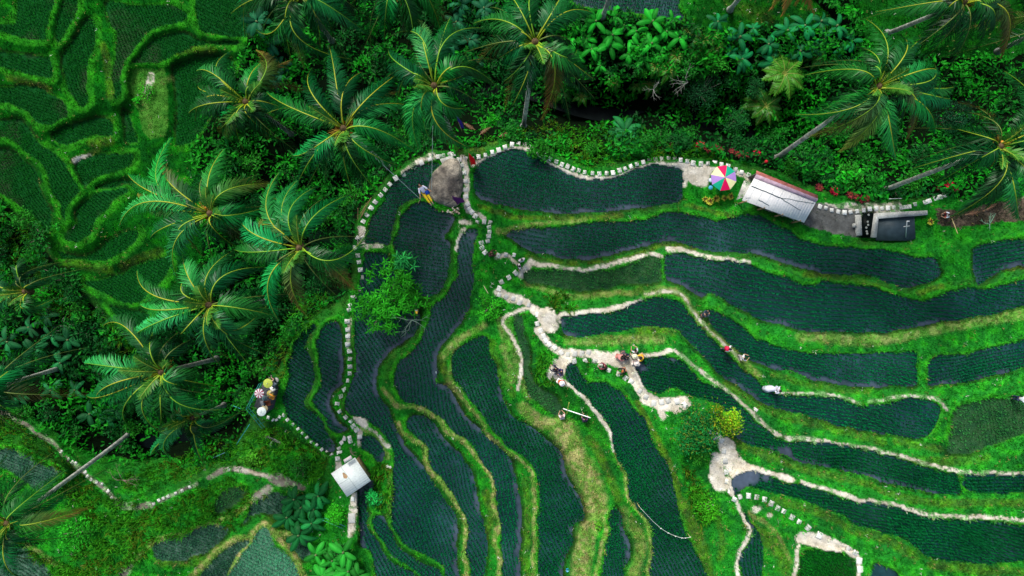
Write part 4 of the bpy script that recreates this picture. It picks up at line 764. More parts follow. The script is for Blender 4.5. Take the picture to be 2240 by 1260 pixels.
def bush(name, u, v, R, Hc, zc, n, size, tone, label, cat, group=None, clumps=14, dz=0, seed=0, **k):
    global rng; keep = rng; rng = np.random.default_rng(2000 + seed)
    loc = GP(u, v, dz) if u is not None else (0, 0, 0); t = thing(name, loc, label, cat, group); b = MB(); cn = crown_leaves(b, R, Hc, zc, n, size, tone, clumps, **k); b.build('crown', M_LEAF, t)
    b = MB(); br = .035 * R + .02; b.tube([(0, 0, -.2), (.02, .01, zc * .35), (0, 0, zc * .6)], [br * 1.5, br * 1.2, br], 7, np.array((.13, .11, .08)))
    for c in cn[:10]: 
        e = c + [0, 0, zc]; b.tube([(0, 0, zc * .5), e * .5 + [0, 0, zc * .25], e], [br * .8, br * .55, br * .2], 5, np.array((.15, .13, .1)))
    b.build('trunk', M_BARK, t, True); rng = keep; return t
bush('young_tree', 855, 655, 3.1, .7, 1.9, 430, .36, (.022, .28, .010), 'wide thin-leaved tree spreading over the stepping stones and the paddy left of centre', 'tree', clumps=46, wid=.8, star=4, seed=1)
bush('sapling', 892, 575, .75, .3, 1.6, 26, .5, (.02, .26, .05), 'slim sapling with star-shaped leaves above the wide thin-leaved tree', 'tree', clumps=8, wid=.55, star=5, seed=2)
bush('shrub', 1070, 672, 1.05, .7, .9, 620, .17, (.03, .34, .012), 'bright green shrub beside the long curved paddy in the centre', 'shrub', seed=3, clumps=16)
bush('tree', 1503, 925, 1.95, .9, 1.9, 2600, .2, (.008, .16, .026), 'dark green leafy tree covering the path east of centre', 'tree', seed=4, clumps=22, yellow=(.1, .2, .02))
bush('tree', 1566, 905, 1.2, .9, 2.0, 1200, .17, (.17, .42, .01), 'yellow-green tree beside the dark one on the eastern path', 'tree', seed=5, clumps=16, yellow=(.38, .38, .02))
bush('shrub', 1520, 985, .8, .5, .8, 500, .17, (.03, .25, .015), 'light green shrub below the dark green tree', 'shrub', seed=6)
bush('shrub', 740, 1117, .82, .6, .9, 900, .14, (.04, .46, .015), 'round bright green bush just below the small hut', 'bush', seed=7, clumps=18)
bush('shrub', 822, 1085, .75, .5, .7, 420, .19, (.015, .36, .06), 'minty green shrub beside the water right of the small hut', 'shrub', seed=8)
bush('shrub', 1080, 265, .6, .5, .7, 420, .15, (.02, .42, .012), 'vivid green round shrub above the red banner', 'shrub', seed=9)
bush('shrub', 1062, 282, .35, .3, .4, 150, .13, (.02, .3, .012), 'little green shrub touching the vivid round one', 'shrub', seed=19)
bush('shrub', 1345, 345, .3, .15, .25, 60, .25, (.02, .3, .03), 'low broad-leaved shrub at the edge of the curved path', 'shrub', seed=20)
bush('tree', 1520, 215, 2.1, 1.0, 2.6, 1700, .13, (.008, .07, .02), 'dark fine-leaved tree with bare grey branches above the curved path', 'tree', seed=10, clumps=30)
bush('tree', 1600, 268, 1.5, .8, 1.6, 1600, .13, (.015, .15, .03), 'rounded mid-green tree between the gorge and the red flowers', 'tree', seed=11, clumps=24)
bush('tree', 1640, 205, 1.0, .8, 1.6, 900, .15, (.012, .12, .025), 'blue-green tree just left of the tree ferns', 'tree', seed=12, clumps=16)
bush('tree', 2060, 270, 1.8, 1.0, 1.8, 1700, .16, (.006, .06, .02), 'very dark tree between the two right palms', 'tree', seed=13, clumps=24)
bush('shrub', 325, 205, 1.0, .3, .3, 260, .15, (.03, .3, .01), 'patch of bright weedy shrubs on the dry upper left terrace', 'shrub', seed=14)
bush('shrub', 303, 222, .35, .25, .3, 140, .15, (.02, .36, .01), 'small bright shrub at the foot of the weedy upper left terrace', 'shrub', seed=15)
bush('shrub', 130, 497, .3, .2, .25, 90, .15, (.02, .38, .02), 'tiny bright shrub where three left bunds meet', 'shrub', seed=16)
bush('shrub', 1540, 1110, 1.2, .35, .4, 600, .2, (.05, .36, .01), 'lime green shrub on the bank left of the eastern path', 'shrub', seed=17, wid=.6)
bush('shrub', 1310, 1148, .38, .15, .2, 80, .2, (.1, .36, .02), 'small lime shrub on the dry bank near the bottom', 'shrub', seed=18)
bush('shrub', 565, 1000, 1.0, .5, .5, 500, .2, (.05, .25, .012), 'olive shrub below the seating deck', 'shrub', seed=21); bush('shrub', 665, 1020, 1.0, .6, .6, 600, .18, (.015, .16, .015), 'dark shrub left of the small hut path', 'shrub', seed=22)
bush('shrub', 180, 1160, 1.8, .5, .6, 1100, .2, (.02, .3, .012), 'spreading bright shrub right of the lower left palm', 'shrub', seed=23, clumps=24)
bush('shrub', 745, 1195, 1.0, .5, .5, 400, .22, (.02, .28, .03), 'leafy shrub beneath the lime banana clump', 'shrub', seed=24)
pr = [bush('shrub', None, 0, .8, .6, .7, 420, .2, t_, 'x', 'shrub', seed=30 + i, clumps=12) for i, t_ in enumerate([(.01, .16, .012), (.006, .10, .015), (.02, .22, .012)])]
place_many(pr, tl("1120 300 1160 305 1230 320 1440 310 1480 320 1290 330 1500 300 1660 310 1720 370 1760 380 1800 400 1850 400 1900 410 1950 420 1980 400 1740 330 1790 350 1850 380 1690 300 1620 320 1180 330 1400 330 2000 350 2030 380 1830 300 1600 180 1560 150 1500 160 1450 180 1400 160 1880 350"), 'green leafy shrub in the hedge-like growth above the curved path', 'shrubs along the upper path', (.7, 1.5))
pr = [bush('shrub', None, 0, .9, .6, .7, 420, .2, t_, 'x', 'shrub', seed=40 + i, clumps=12) for i, t_ in enumerate([(.006, .11, .01), (.004, .08, .012), (.015, .18, .01)])]
place_many(pr, tl("770 350 800 400 780 440 750 480 720 350 690 440 640 380 700 560 760 545 740 590 700 630 720 470 640 650 610 690 650 720 600 760 560 740 590 800 240 760 210 720 190 680 270 800 240 820 300 840 230 690 170 640 60 480 100 520 130 600 80 560 30 500 10 560 110 640 160 610 530 860 560 880 480 880 120 900 60 900 170 950 850 330 880 310 920 320 980 300 560 370 520 400 570 440 296 938 282 958 270 935"), 'dark green shrub growing among the palms of the left grove', 'shrubs among the left palms', (.7, 1.5))
# red and yellow leaved garden plants
def make_croton(tone, tone2, seed):
    global rng; keep = rng; rng = np.random.default_rng(seed); t = thing('cordyline', (0, 0, 0), 'x', 'garden plant'); b = MB()
    n = 44; r = rng.random(n); yaw = rng.uniform(0, 6.28, n); pos = np.c_[np.cos(yaw) * .05, np.sin(yaw) * .05, .35 + .12 * (1 - r)]
    cc = np.where((r > .45)[:, None], np.array(tone), np.array(tone2)) * rng.uniform(.7, 1.3, (n, 1)); leaves(b, pos, .16 + .24 * r, cc, .9, (-.5, .3), yaw=yaw); b.build('leaves', M_LEAF, t)
    b = MB(); b.tube([(0, 0, -.05), (0, 0, .4)], .03, 6, (.1, .06, .04)); b.build('stem', M_BARK, t); rng = keep; return t
RD, MR, YL = make_croton((.62, .01, .05), (.4, .01, .06), 1), make_croton((.16, .02, .03), (.30, .06, .04), 2), make_croton((.55, .55, .06), (.12, .05, .02), 3)
RL = 'garden plant with %s leaves along the hedge above the umbrella and stall'
place_many([RD], tl("1530 322 1650 338 1822 420 2072 408"), RL % 'bright red', 'red-leaved plants along the hedge', (.95, 1.2))
place_many([MR], tl("1471 321 1545 327 1560 328 1572 329 1598 333 1611 339 1627 340 1868 432 1882 437 1893 435 1788 412 1855 428 2085 412 2050 415"), RL % 'dark maroon', 'maroon-leaved plants along the hedge', (.75, 1.0))
place_many([YL], tl("1541 437 1550 442 1564 436 1582 434 1595 431 2030 486"), ['yellow-leaved garden plant, leftmost in the row below the colourful umbrella', 'yellow-leaved garden plant, second from the left below the colourful umbrella', 'yellow-leaved garden plant in the middle of the row below the colourful umbrella', 'yellow-leaved garden plant, second from the right below the colourful umbrella', 'yellow-leaved garden plant, rightmost in the row below the colourful umbrella', 'yellow-leaved garden plant right of the concrete pond'], 'yellow-leaved garden plants', (.65, .85))
# ------------------------------------------------------------------ stepping stones
SEG = [
('white square stepping stone on the western arc path outside the crescent paddy', "958 343 -10 940 348 -15 922 356 -25 908 366 -30 894 374 -30 883 381 -30 866 390 -35 853 403 -38 843 415 -42 833 427 -45 821 442 -50 812 455 -55 803 471 -60 795 484 -62 783 521 -70 794 520 50 778 542 -8 783 559 -10 786 573 80 789 590 85 791 607 85 789 621 75 783 635 60 774 650 60 767 667 70 764 678 75", 11.5),
('white square stepping stone on the straight grassy path left of the west paddy', "760 703 88 761 721 88 761 735 90 761 753 85 765 768 80 766 785 90 766 802 90 766 817 90 763 833 92 754 852 65 746 867 70 738 883 95 743 900 60 757 912 50 768 921 45 773 932 60 780 940 60", 11.5),
('white square stepping stone at the junction just above the small hut', "787 955 85 766 957 75 767 965 75 754 959 20 748 968 40 743 981 70 743 991 80 739 1003 88", 11.5),
('small pale stepping stone in the thin row left of the small hut', "587 913 20 597 918 60 605 918 60 612 912 30 621 908 30 629 918 45 641 928 35 652 938 45 662 947 45 672 957 50 681 966 35 693 973 50 704 983 40 715 989 30 726 995 40", 8),
('white square stepping stone on the path between the boulder and the red banner', "984 337 70 991 338 65 1005 349 78 1018 348 5 1010 362 70 1015 378 82 1018 396 88 1018 415 88 1019 430 85 1023 447 65 1027 457 60 1032 464 55 1040 473 30", 11.5),
('white square stepping stone zigzagging down past the long curved paddy', "1044 487 5 1059 485 0 1072 487 5 1070 497 85 1071 507 90 1069 517 85 1067 528 80 1053 531 70 1055 542 60 1061 552 45 1090 559 20 1107 557 5 1124 558 8", 11),
('white square stepping stone on the curved path along the left half of the northern paddy', "1033 348 -5 1047 343 -8 1062 339 -15 1077 333 -15 1091 328 -15 1105 322 -20 1120 316 0 1134 315 0 1148 317 10 1162 323 20 1176 332 25 1189 340 25 1203 348 30 1217 354 25 1229 360 25 1242 364 20 1254 370 25 1266 373 20", 11),
('white square stepping stone on the curved path along the right half of the northern paddy', "1279 377 15 1296 379 5 1311 380 0 1327 379 -3 1341 378 -8 1355 373 -15 1367 369 -15 1380 364 -20 1393 359 -15 1407 355 -12 1420 351 -8 1434 349 -5 1448 348 0 1462 347 2 1476 348 5 1489 350 8 1503 353 10 1516 357 12", 11),
('white square stepping stone on the path between the umbrella and the hedge', "1533 358 3 1548 358 3 1563 357 3 1578 360 8 1592 364 12 1608 371 18 1622 377 22 1637 383 28", 11),
('white square stepping stone on the path right of the long roofed stall', "1793 452 12 1806 455 10 1819 460 8 1833 463 5 1847 465 5 1860 464 -10 1874 462 -15 1889 460 -5 1902 457 -5 1916 456 -3 1929 456 -3 1942 455 -3 1954 454 -3 2001 447 -8", 10.5),
('white square stepping stone on the path above the sandy fork in the centre', "1128 597 -40 1113 607 -30 1097 617 -25 1092 631 20 1092 645 30 1107 649 40 1123 653 20 1137 662 25 1157 667 20 1176 688 5 1175 708 -10 1183 723 -15 1189 735 -15 1194 745 -25 1202 753 -30 1213 760 -30 1227 771 -30", 11.5),
('white square stepping stone in the row beside the group of visitors', "1242 775 2 1257 774 2 1273 773 2 1287 772 5 1256 790 -15 1280 789 -25 1300 791 20 1313 800 25 1331 810 30 1352 818 30 1368 827 35 1380 835 40", 11.5),
('white square stepping stone on the sandy path left of the dark green tree', "1399 855 35 1413 868 35 1430 882 10 1447 879 -8 1461 876 -20 1481 878 -20 1497 885 -35", 12),
('white square stepping stone on the sandy clearing right of the trees', "1553 945 30 1562 955 40 1578 963 40 1583 986 10 1586 1008 0 1589 1032 0 1590 1053 10 1597 1074 25 1606 1092 30", 12),
('white square stepping stone curving down below the sandy clearing', "1619 1086 -20 1637 1084 5 1655 1087 8 1672 1092 15 1687 1101 25 1701 1111 30 1714 1118 30 1732 1131 30 1748 1141 30 1767 1154 35", 11.5),
('white square stepping stone at the lowest sandy path near the bottom right', "1792 1170 20 1856 1199 30 1871 1209 20 1879 1226 0 1881 1245 0", 12.5),
('small white stepping stone on the dark lower left path before its bend', "135 988 40 151 1004 40 159 1011 40 166 1013 30 187 1033 50 192 1042 45 200 1049 40 212 1055 25 224 1059 25 237 1074 40 244 1089 60", 8.5),
('small white stepping stone on the lower left path after its bend', "337 1102 -25 348 1094 -30 358 1090 -25 368 1086 -30 385 1079 -20 399 1073 -25 416 1065 -25 502 1026 -10", 9),
]
prot = []
for i in range(4):
    b = MB(); b.box((0, 0, .02), (.40, .40, .12), bev=.015)
    o = b.build('stepping_stone', M_STONE); me = o.data; r_ = np.random.default_rng(i)
    for v in me.vertices: v.co.x += r_.normal(0, .008) + .0; v.co.y += r_.normal(0, .008)
    prot.append(o); C.objects.unlink(o)
def stone(u, v, a, sz, label, group, dims=(1, 1)):
    o = prot[int(rng.integers(4))].copy(); C.objects.link(o); loc = GP(u, v, .015 - .03 * rng.random()); o.location = [float(x) for x in loc]; k = sz * .86 / 11.2 * rng.uniform(.86, 1.1)
    o.scale = (k * dims[0], k * dims[1], 1); o.rotation_euler = (rng.normal(0, .05), rng.normal(0, .05), -math.radians(a) + rng.normal(0, .09)); tag(o, label, 'stepping stone', group)
for lab, s, sz in SEG:
    a = np.array([float(x) for x in s.split()]).reshape(-1, 3); g = lab.replace('stepping stone', 'stepping stones')
    for u, v, an in a:
        if lab.startswith('white square stepping stone curving') is None: continue
        stone(u, v, an, sz, lab, g, (.92, 1.05))
stone(958, 343, -8, 11, 'long pale slab left of the boulder on the arc path', None, (1.9, .9)) if False else None
for (u, v, a, dx, dy, lab) in [(966, 341, -6, 1.7, .8, 'long pale stone slab beside the top left of the boulder'), (1980, 453, -4, 3.0, 1.0, 'long white slab among the stepping stones above the concrete pond'), (2028, 441, -18, 1.9, 1.1, 'grey slab where the path climbs right of the pond'), (772, 1091, 2, 1.0, 1.2, 'single white paver just below the small hut'), (770, 1133, 4, 1.5, 2.2, 'large cracked slab on the path below the small hut'),
                              (2046, 434, -18, .9, 1, 'dark step right of the grey slab, first one'), (2056, 431, -18, .9, 1, 'dark step right of the grey slab, second one'), (2066, 427, -18, .9, 1, 'dark step right of the grey slab, third one'), (1652, 916 - 20, 35, 1, .8, 'lone white block on the bund right of the yellow-green tree'), (1716, 958, 0, .1, .1, '')]:
    if lab: stone(u, v, a, 11, lab, None, (dx, dy))
# ------------------------------------------------------------------ boulder
t = 'pale brown boulder with dark stains at the head of the twelfth paddy'
P_ = smooth_closed(pts("992 348 1003 356 1009 375 1012 400 1008 428 1000 448 985 452 962 446 944 432 939 415 944 395 950 378 962 364 975 352"), 4); c0 = P_.mean(0)
b = MB(); lv = np.array([(1.06, -.7), (1.05, .15), (1.0, .5), (.9, .72), (.7, .88), (.45, .97), (.2, 1.0)]); n = len(P_); V = []
for k, (s_, z_) in enumerate(lv):
    q = c0 + (P_ - c0) * s_; jit = vnoise(q[:, 0], q[:, 1], 14, 5, 3) - .5; V.append(P3(q[:, 0] + jit * 5, q[:, 1] + jit * 4, .1 + z_ * 1.0 + jit * .25))
V.append(P3(c0[0], c0[1], 1.1)[None]); V = np.vstack(V); i = np.arange(n); F = [np.concatenate([np.stack([k * n + i, k * n + (i + 1) % n, (k + 1) * n + (i + 1) % n, (k + 1) * n + i], 1) for k in range(len(lv) - 1)]), np.stack([(len(lv) - 1) * n + i, (len(lv) - 1) * n + (i + 1) % n, np.full(n, len(lv) * n)], 1)]
st_ = vnoise(V[:, 0], V[:, 1], .8, 3, 3)[:, None]; cc = lerp(np.array([.085, .075, .065]), np.array([.36, .32, .25]), np.clip(st_[:, 0] * 3.2 - 1.1, 0, 1))
b.add(V, F, cc); tag(b.build('boulder', M_ROCK, smooth=True), 'large pale brown boulder with dark stains between the crescent paddy and the banner path', 'boulder')
b = MB(); fp = P3(*np.array(pts("962 348 985 341 1005 352 1012 372 1000 362 985 356 968 360")).T, .35); n = len(fp); lo = fp - [0, 0, .5]; b.add(np.vstack([fp, lo]), [tuple(range(n))[::-1]] + [(k, (k + 1) % n, n + (k + 1) % n, n + k) for k in range(n)], (.5, .5, .47)); tag(b.build('cement_apron', M_CONC), 'pale cement apron poured between the boulder and the stepping stones', 'paving', kind='structure')
# heap of small pebbles at the boulder foot
for k in range(24):
    u, v = 998 + rng.normal(0, 9) - 6, 462 + rng.normal(0, 4); b = MB(); r = rng.uniform(.05, .1); b.lathe([(.001, -r * .6), (r * .8, -r * .4), (r, 0), (r * .7, r * .5), (.001, r * .65)], (0, 0, 0), 7, np.array(((.5, .4, .28), (.25, .2, .15), (.6, .55, .45))[k % 3]))
    o = b.build('round_stone', M_ROCK, smooth=True); o.location = [float(x) for x in GP(u, v, .08 + rng.uniform(0, .15))]; tag(o, 'small round stone in the heap at the lower foot of the boulder', 'stone', 'heap of round stones below the boulder')
# ------------------------------------------------------------------ small things built from local parts
def at(name, u, v, label, cat, group=None, dz=0, rz=0, z=None):
    loc = GP(u, v, dz) if z is None else P3(u, v, z); return thing(name, loc, label, cat, group, rz)
def part(t, name, m, fn, smooth=False):
    b = MB(); fn(b); return b.build(name, m, t, smooth)
# parasols
def parasol(u, v, R, hgt, n, colors, label, name='parasol', stripes=None, rise=.32, a0=0, z=None, dome=False):
    """canopy centre is seen at photo spot (u, v)"""
    zg = float(gh(u, v)) if z is None else z; c = P3(u, v, zg + hgt); t = thing(name, (c[0], c[1], zg), label, 'parasol')
    part(t, 'pole', plain((.5, .5, .5), .4), lambda b: b.tube([(0, 0, -.05), (0, 0, hgt + .08)], .022, 8))
    part(t, 'base', M_CONC, lambda b: b.lathe([(.001, .06), (.2, .06), (.22, 0), (.001, 0)], (0, 0, 0), 14))
    can = bpy.data.objects.new('canopy', None); C.objects.link(can); can.parent = t
    for k in range(n):
        a, a2 = a0 + k * 2 * math.pi / n, a0 + (k + 1) * 2 * math.pi / n; b = MB(); m = 5; V = []
        for j in range(m + 1):
            s_ = j / m; rr = R * s_; z_ = hgt - (rise * s_ ** (2 if dome else 1.25))
            for f in (0, .5, 1):
                aa = a + (a2 - a) * f; q = rr * (1 if f != .5 else (1 if dome else .94)); V.append((math.cos(aa) * q, math.sin(aa) * q, z_ - (.0 if f != .5 else -.02)))
        b.add(V, [(j * 3 + f, (j + 1) * 3 + f, (j + 1) * 3 + f + 1, j * 3 + f + 1) for j in range(m) for f in (0, 1)], (.5, .5, .5))
        e = [(math.cos(a) * R, math.sin(a) * R, hgt - rise), (math.cos(a2) * R, math.sin(a2) * R, hgt - rise)]
        b.add([e[0], e[1], np.array(e[1]) - [0, 0, .07], np.array(e[0]) - [0, 0, .07]], [(0, 1, 2, 3)])
        o = b.build('panel', plain(colors[k % len(colors)], .7, trans=.15), can, dome)
    part(t, 'finial', plain((.8, .8, .8), .4), lambda b: b.lathe([(.001, hgt + .12), (.03, hgt + .08), (.03, hgt), (.001, hgt)], (0, 0, 0), 8))
    return t
# wedge colours, counter-clockwise from the right-hand purple one
parasol(1586, 388, .98, 2.3, 8, [(.42, .24, .62), (.0, .38, .22), (.72, .0, .09), (.85, .82, .42), (.42, .24, .62), (.0, .38, .22), (.72, .0, .09), (.85, .82, .42)], 'large parasol of red, green, purple and cream wedges beside the long roofed stall', a0=math.radians(-15))
parasol(585, 839, .36, 1.9, 12, [(.45, .55, .08)], 'round lime green parasol at the top of the dark seating deck', rise=.1, dome=True)
parasol(566, 861, .36, 1.9, 16, [(.75, .72, .75), (.30, .05, .10)], 'round white and dark red striped parasol on the seating deck', rise=.1, dome=True)
parasol(571, 901, .35, 1.9, 12, [(.72, .82, .78)], 'round white parasol at the bottom of the dark seating deck', rise=.1, dome=True)
# stools
def stool(u, v, colr, lab):
    t = at('stool', u, v, lab, 'stool'); part(t, 'seat', plain(colr, .5), lambda b: b.lathe([(.001, .46), (.16, .46), (.17, .43), (.15, .41), (.001, .41)], (0, 0, 0), 14), True)
    for k in range(4):
        a = k * math.pi / 2 + .7; part(t, 'leg', plain((.3, .3, .3), .5), lambda b: b.tube([(math.cos(a) * .16, math.sin(a) * .16, 0), (math.cos(a) * .11, math.sin(a) * .11, .42)], .012, 6))
stool(1551, 396, (.55, .65, .75), 'pale blue round stool under the left rim of the colourful parasol'); stool(1551, 412, (.05, .35, .55), 'bright blue round stool just below the pale blue one')
# ------------------------------------------------------------------ long roofed stall
c4 = lambda q, z: P3(np.array(q)[:, 0], np.array(q)[:, 1], z)
def slab(b, top, th=.04, col=(.5, .5, .5), mi=0):
    top = np.asarray(top, float); n = len(top); b.add(np.vstack([top, top - [0, 0, th]]), [tuple(range(n)), tuple(range(n, 2 * n))[::-1]] + [(k, n + k, n + (k + 1) % n, (k + 1) % n) for k in range(n)], col, mi)
ridge = np.vstack([P3(1654, 382, 2.95), P3(1789, 436, 2.95)]); eave = np.vstack([P3(1759, 487, 2.35), P3(1623, 438, 2.35)]); back = np.vstack([P3(1655, 373, 2.35), P3(1789, 427, 2.35)])
cen = (ridge.mean(0) + eave.mean(0)) / 2; cen[2] = .3
t = thing('roofed_stall', cen, 'long stall with a white sheet roof and a salmon red back slope beside the hedge', 'stall'); L0 = -cen
M_SHEET = mat('white_roof_sheet', (.78, .77, .76), .8, noise=[(.8, .88, 1.08), (9, .92, 1.05)], bump=(4, .25, .03)); M_TILE = mat('salmon_tiles', (.40, .13, .11), .85, noise=[(3, .6, 1.35), (16, .75, 1.25)], bump=(22, .8, .04)); M_LILAC = mat('lilac_sheet', (.45, .32, .40), .75, noise=[(3, .7, 1.2), (20, .8, 1.2)])
wave(M_SHEET, math.radians(22), 1.6); lp = lambda a, b_, s: a + (b_ - a) * s
rf = part(t, 'roof', M_SHEET, lambda b: slab(b, np.array([ridge[0], eave[1], eave[0], ridge[1]]) + L0 + 0))
rd = eave[1] - eave[0]; rd /= np.linalg.norm(rd)
for k in range(5):   # sheet laps on the white slope
    s0 = (k + .5) / 5.; 
def crack(pa, pb, w=.018, j=.02):
    def f(b):
        m = 9; q = np.array([lp(lp(ridge[0], ridge[1], pa[0] + (pb[0] - pa[0]) * s), lp(eave[1], eave[0], pa[0] + (pb[0] - pa[0]) * s), pa[1] + (pb[1] - pa[1]) * s) for s in np.linspace(0, 1, m)]) + L0 + [0, 0, .012]
        q[:, 1] += rng.normal(0, j, m); b.tube(q, w, 5)
    return f
CR = plain((.06, .1, .11), .9)
for a_, b_, w_ in (((.02, .42), (.48, .45), .03), ((.48, .45), (.98, .20), .018), ((.48, .45), (.86, .62), .02), ((.22, .78), (.40, .86), .028), ((.03, .88), (.10, .82), .012)): o = part(t, 'roof_seam', CR, crack(a_, b_, w_)); o.parent = rf
for k in range(7): o = part(t, 'roof_lap', plain((.55, .62, .64), .6), crack(((k + .6) / 7.5, .03), ((k + .6) / 7.5, .97), .009, .0)); o.parent = rf
part(t, 'ridge_cap', M_LILAC, lambda b: slab(b, np.array([lp(ridge[0], eave[1], -.02) + [0, 0, .03], lp(ridge[0], eave[1], .13) + [0, 0, .03], lp(ridge[1], eave[0], .13) + [0, 0, .03], lp(ridge[1], eave[0], -.02) + [0, 0, .03]]) + L0, .05))
part(t, 'back_roof', M_TILE, lambda b: slab(b, np.array([back[0], ridge[0], ridge[1], back[1]]) + L0, .05))
for s_ in (.04, .35, .66, .96):
    for q0, q1 in ((lp(eave[1], eave[0], s_), .92), (lp(back[0], back[1], s_), .9)):
        q = q0 + (cen - q0) * np.array([.05, .05, 0]) + L0; part(t, 'post', M_WOOD, lambda b: b.box((q[0], q[1], (q0[2] - .3) / 2 - .1), (.1, .1, q0[2] - .3 + .25), 0))
an = math.atan2(*(ridge[1] - ridge[0])[[1, 0]]); ln = np.linalg.norm(ridge[1] - ridge[0])
bk = back.mean(0) + L0; part(t, 'back_wall', plain((.12, .10, .09), .9), lambda b: b.box((bk[0], bk[1] - .12, .95), (ln * .96, .08, 1.9), an)); part(t, 'counter', M_WOOD, lambda b: b.box((0, 0, .42), (ln * .6, .5, .85), an))
part(t, 'floor', M_CONC, lambda b: b.box((0, 0, .02), (ln * .97, 1.9, .12), an))
t = at('buoy_lantern', 1663, 360, 'small red ball lamp on a post at the top left corner of the stall', 'lamp', dz=0); part(t, 'post', M_WOOD, lambda b: b.tube([(0, 0, 0), (0, 0, 1.2)], .03, 6)); part(t, 'ball', plain((.6, .01, .03), .4), lambda b: b.lathe([(.001, 1.42), (.1, 1.37), (.14, 1.28), (.1, 1.19), (.001, 1.15)], (0, 0, 0), 12), True)
# ------------------------------------------------------------------ small hut
zr = 1.2; q = [(777, 1000), (811, 1052), (759, 1087), (725, 1035)]; R_ = c4(q, zr); R_[0][2] += .12; R_[3][2] += .12; hc = R_.mean(0); hc[2] = -.5
t = thing('small_hut', hc, 'small square hut with a pale sheet roof and a rust stain below the path junction', 'hut'); M_R2 = mat('pale_roof_sheet', (.72, .78, .74), .6, noise=[(.7, .85, 1.1), (8, .9, 1.08)], bump=(5, .25, .03))
wave(M_R2, math.radians(57), 1.8); R_ = R_ - hc; rf = part(t, 'roof', M_R2, lambda b: slab(b, R_[::-1], .05))
an = math.atan2(R_[1][1] - R_[0][1], R_[1][0] - R_[0][0])
def on(s, r, dz=.01): return lp(lp(R_[3], R_[0], s), lp(R_[2], R_[1], s), r) + [0, 0, dz]
for a_, b_ in (((.42, 0), (.44, 1)), ((0, .48), (.43, .5))):
    o = part(t, 'seam', plain((.3, .38, .36), .8), lambda b: b.tube([on(*a_), on(*b_)], .012, 5)); o.parent = rf
o = part(t, 'rust_stain', mat('rust', (.42, .27, .14), .9, noise=[(4, .7, 1.3)]), lambda b: b.add(np.array([on(.36 + .07 * math.cos(x) * (1 + .3 * math.sin(3 * x)), .33 + .12 * math.sin(x), .006) for x in np.linspace(0, 6.28, 16)[:-1]]), [tuple(range(15))])); o.parent = rf
part(t, 'flap', plain((.62, .56, .54), .8), lambda b: slab(b, P3([751, 767, 771, 754], [1006, 996, 1003, 1013], 1.9)[::-1] - hc, .04))
for k in range(4):
    q = R_[k] * np.array([.7, .7, 1]); part(t, 'post', M_WOOD, lambda b: b.tube([(q[0], q[1], -.5), (q[0], q[1], q[2] - .04)], .05, 7))
for k, nm in ((0, 'wall'),):
    a_, b_ = R_[k] * .8, R_[(k + 1) % 4] * .8; m_ = (a_ + b_) / 2; part(t, nm, M_WOOD, lambda b: b.box((m_[0], m_[1], .75), (np.linalg.norm((a_ - b_)[:2]), .05, 1.3), math.atan2(b_[1] - a_[1], b_[0] - a_[0])))
part(t, 'floor', M_WOOD, lambda b: b.box((0, 0, .25), (1.5, 1.5, .08), an))
# ------------------------------------------------------------------ seating deck with rails, tables and chairs
zd = float(gh(585, 870)) + .25
DP = c4([(575, 838), (600, 826), (608, 850), (598, 893), (575, 908), (556, 888), (566, 862)], zd); dc = DP.mean(0); dc[2] = zd - .2
t = thing('seating_deck', dc, 'dark deck with tables on the gorge edge at the left, fenced by thin teal rails', 'deck'); part(t, 'floor', plain((.035, .04, .045), .9, noise=[(3, .6, 1.4)]), lambda b: slab(b, (DP - dc)[::-1] if False else DP - dc, .2))
RP = c4([(577, 836), (549, 889), (584, 932)], zd) - dc
for hh in (.5, 1.0): part(t, 'rail', plain((.02, .25, .22), .4), lambda b: b.tube(RP + [0, 0, hh], .022, 6))
for s_ in np.linspace(0, 1, 6):
    for A_, B_ in ((RP[0], RP[1]), (RP[1], RP[2])): q = lp(A_, B_, s_); part(t, 'rail_post', plain((.02, .2, .18), .4), lambda b: b.tube([q - [0, 0, .6], q + [0, 0, 1.0]], .022, 6)) if s_ < 1 else None
def cafe_table(u, v, R, cl, lab, top=None):
    t = thing('cafe_table', P3(u, v, zd), lab, 'table'); part(t, 'tabletop', plain(cl, .5), lambda b: b.lathe([(.001, .74), (R, .74), (R + .01, .72), (.001, .71)], (0, 0, 0), 16)); part(t, 'leg', plain((.1, .1, .1), .5), lambda b: b.tube([(0, 0, 0), (0, 0, .72)], .03, 8)); part(t, 'foot', plain((.1, .1, .1), .5), lambda b: b.lathe([(.001, .03), (R * .6, .02), (R * .6, 0), (.001, 0)], (0, 0, 0), 12)); return t
cafe_table(598, 858, .26, (.35, .3, .08), 'round yellowish table right of the striped parasol'); cafe_table(586, 868, .2, (.12, .2, .2), 'small dark table between the parasols'); cafe_table(586, 890, .26, (.3, .26, .14), 'wooden table right of the white parasol')
def chair(u, v, a, cl, lab):
    t = thing('chair', P3(u, v, zd), lab, 'chair', None, math.radians(a)); m = plain(cl, .5)
    part(t, 'seat', m, lambda b: b.box((0, 0, .45), (.4, .4, .04), 0, bev=.01)); part(t, 'backrest', m, lambda b: b.box((0, -.2, .7), (.4, .03, .42), 0))
    for x in (-.17, .17):
        for y in (-.17, .17): part(t, 'leg', m, lambda b: b.tube([(x, y, 0), (x, y, .44)], .015, 6))
chair(601, 848, 20, (.75, .75, .72), 'white chair at the top of the yellowish table'); chair(600, 866, 150, (.7, .28, .03), 'orange chair below the yellowish table'); chair(603, 840, 60, (.12, .16, .2), 'dark chair at the top right of the deck'); chair(591, 880, 190, (.3, .08, .03), 'brown chair above the wooden table'); chair(580, 880, 100, (.1, .12, .14), 'dark chair left of the wooden table')
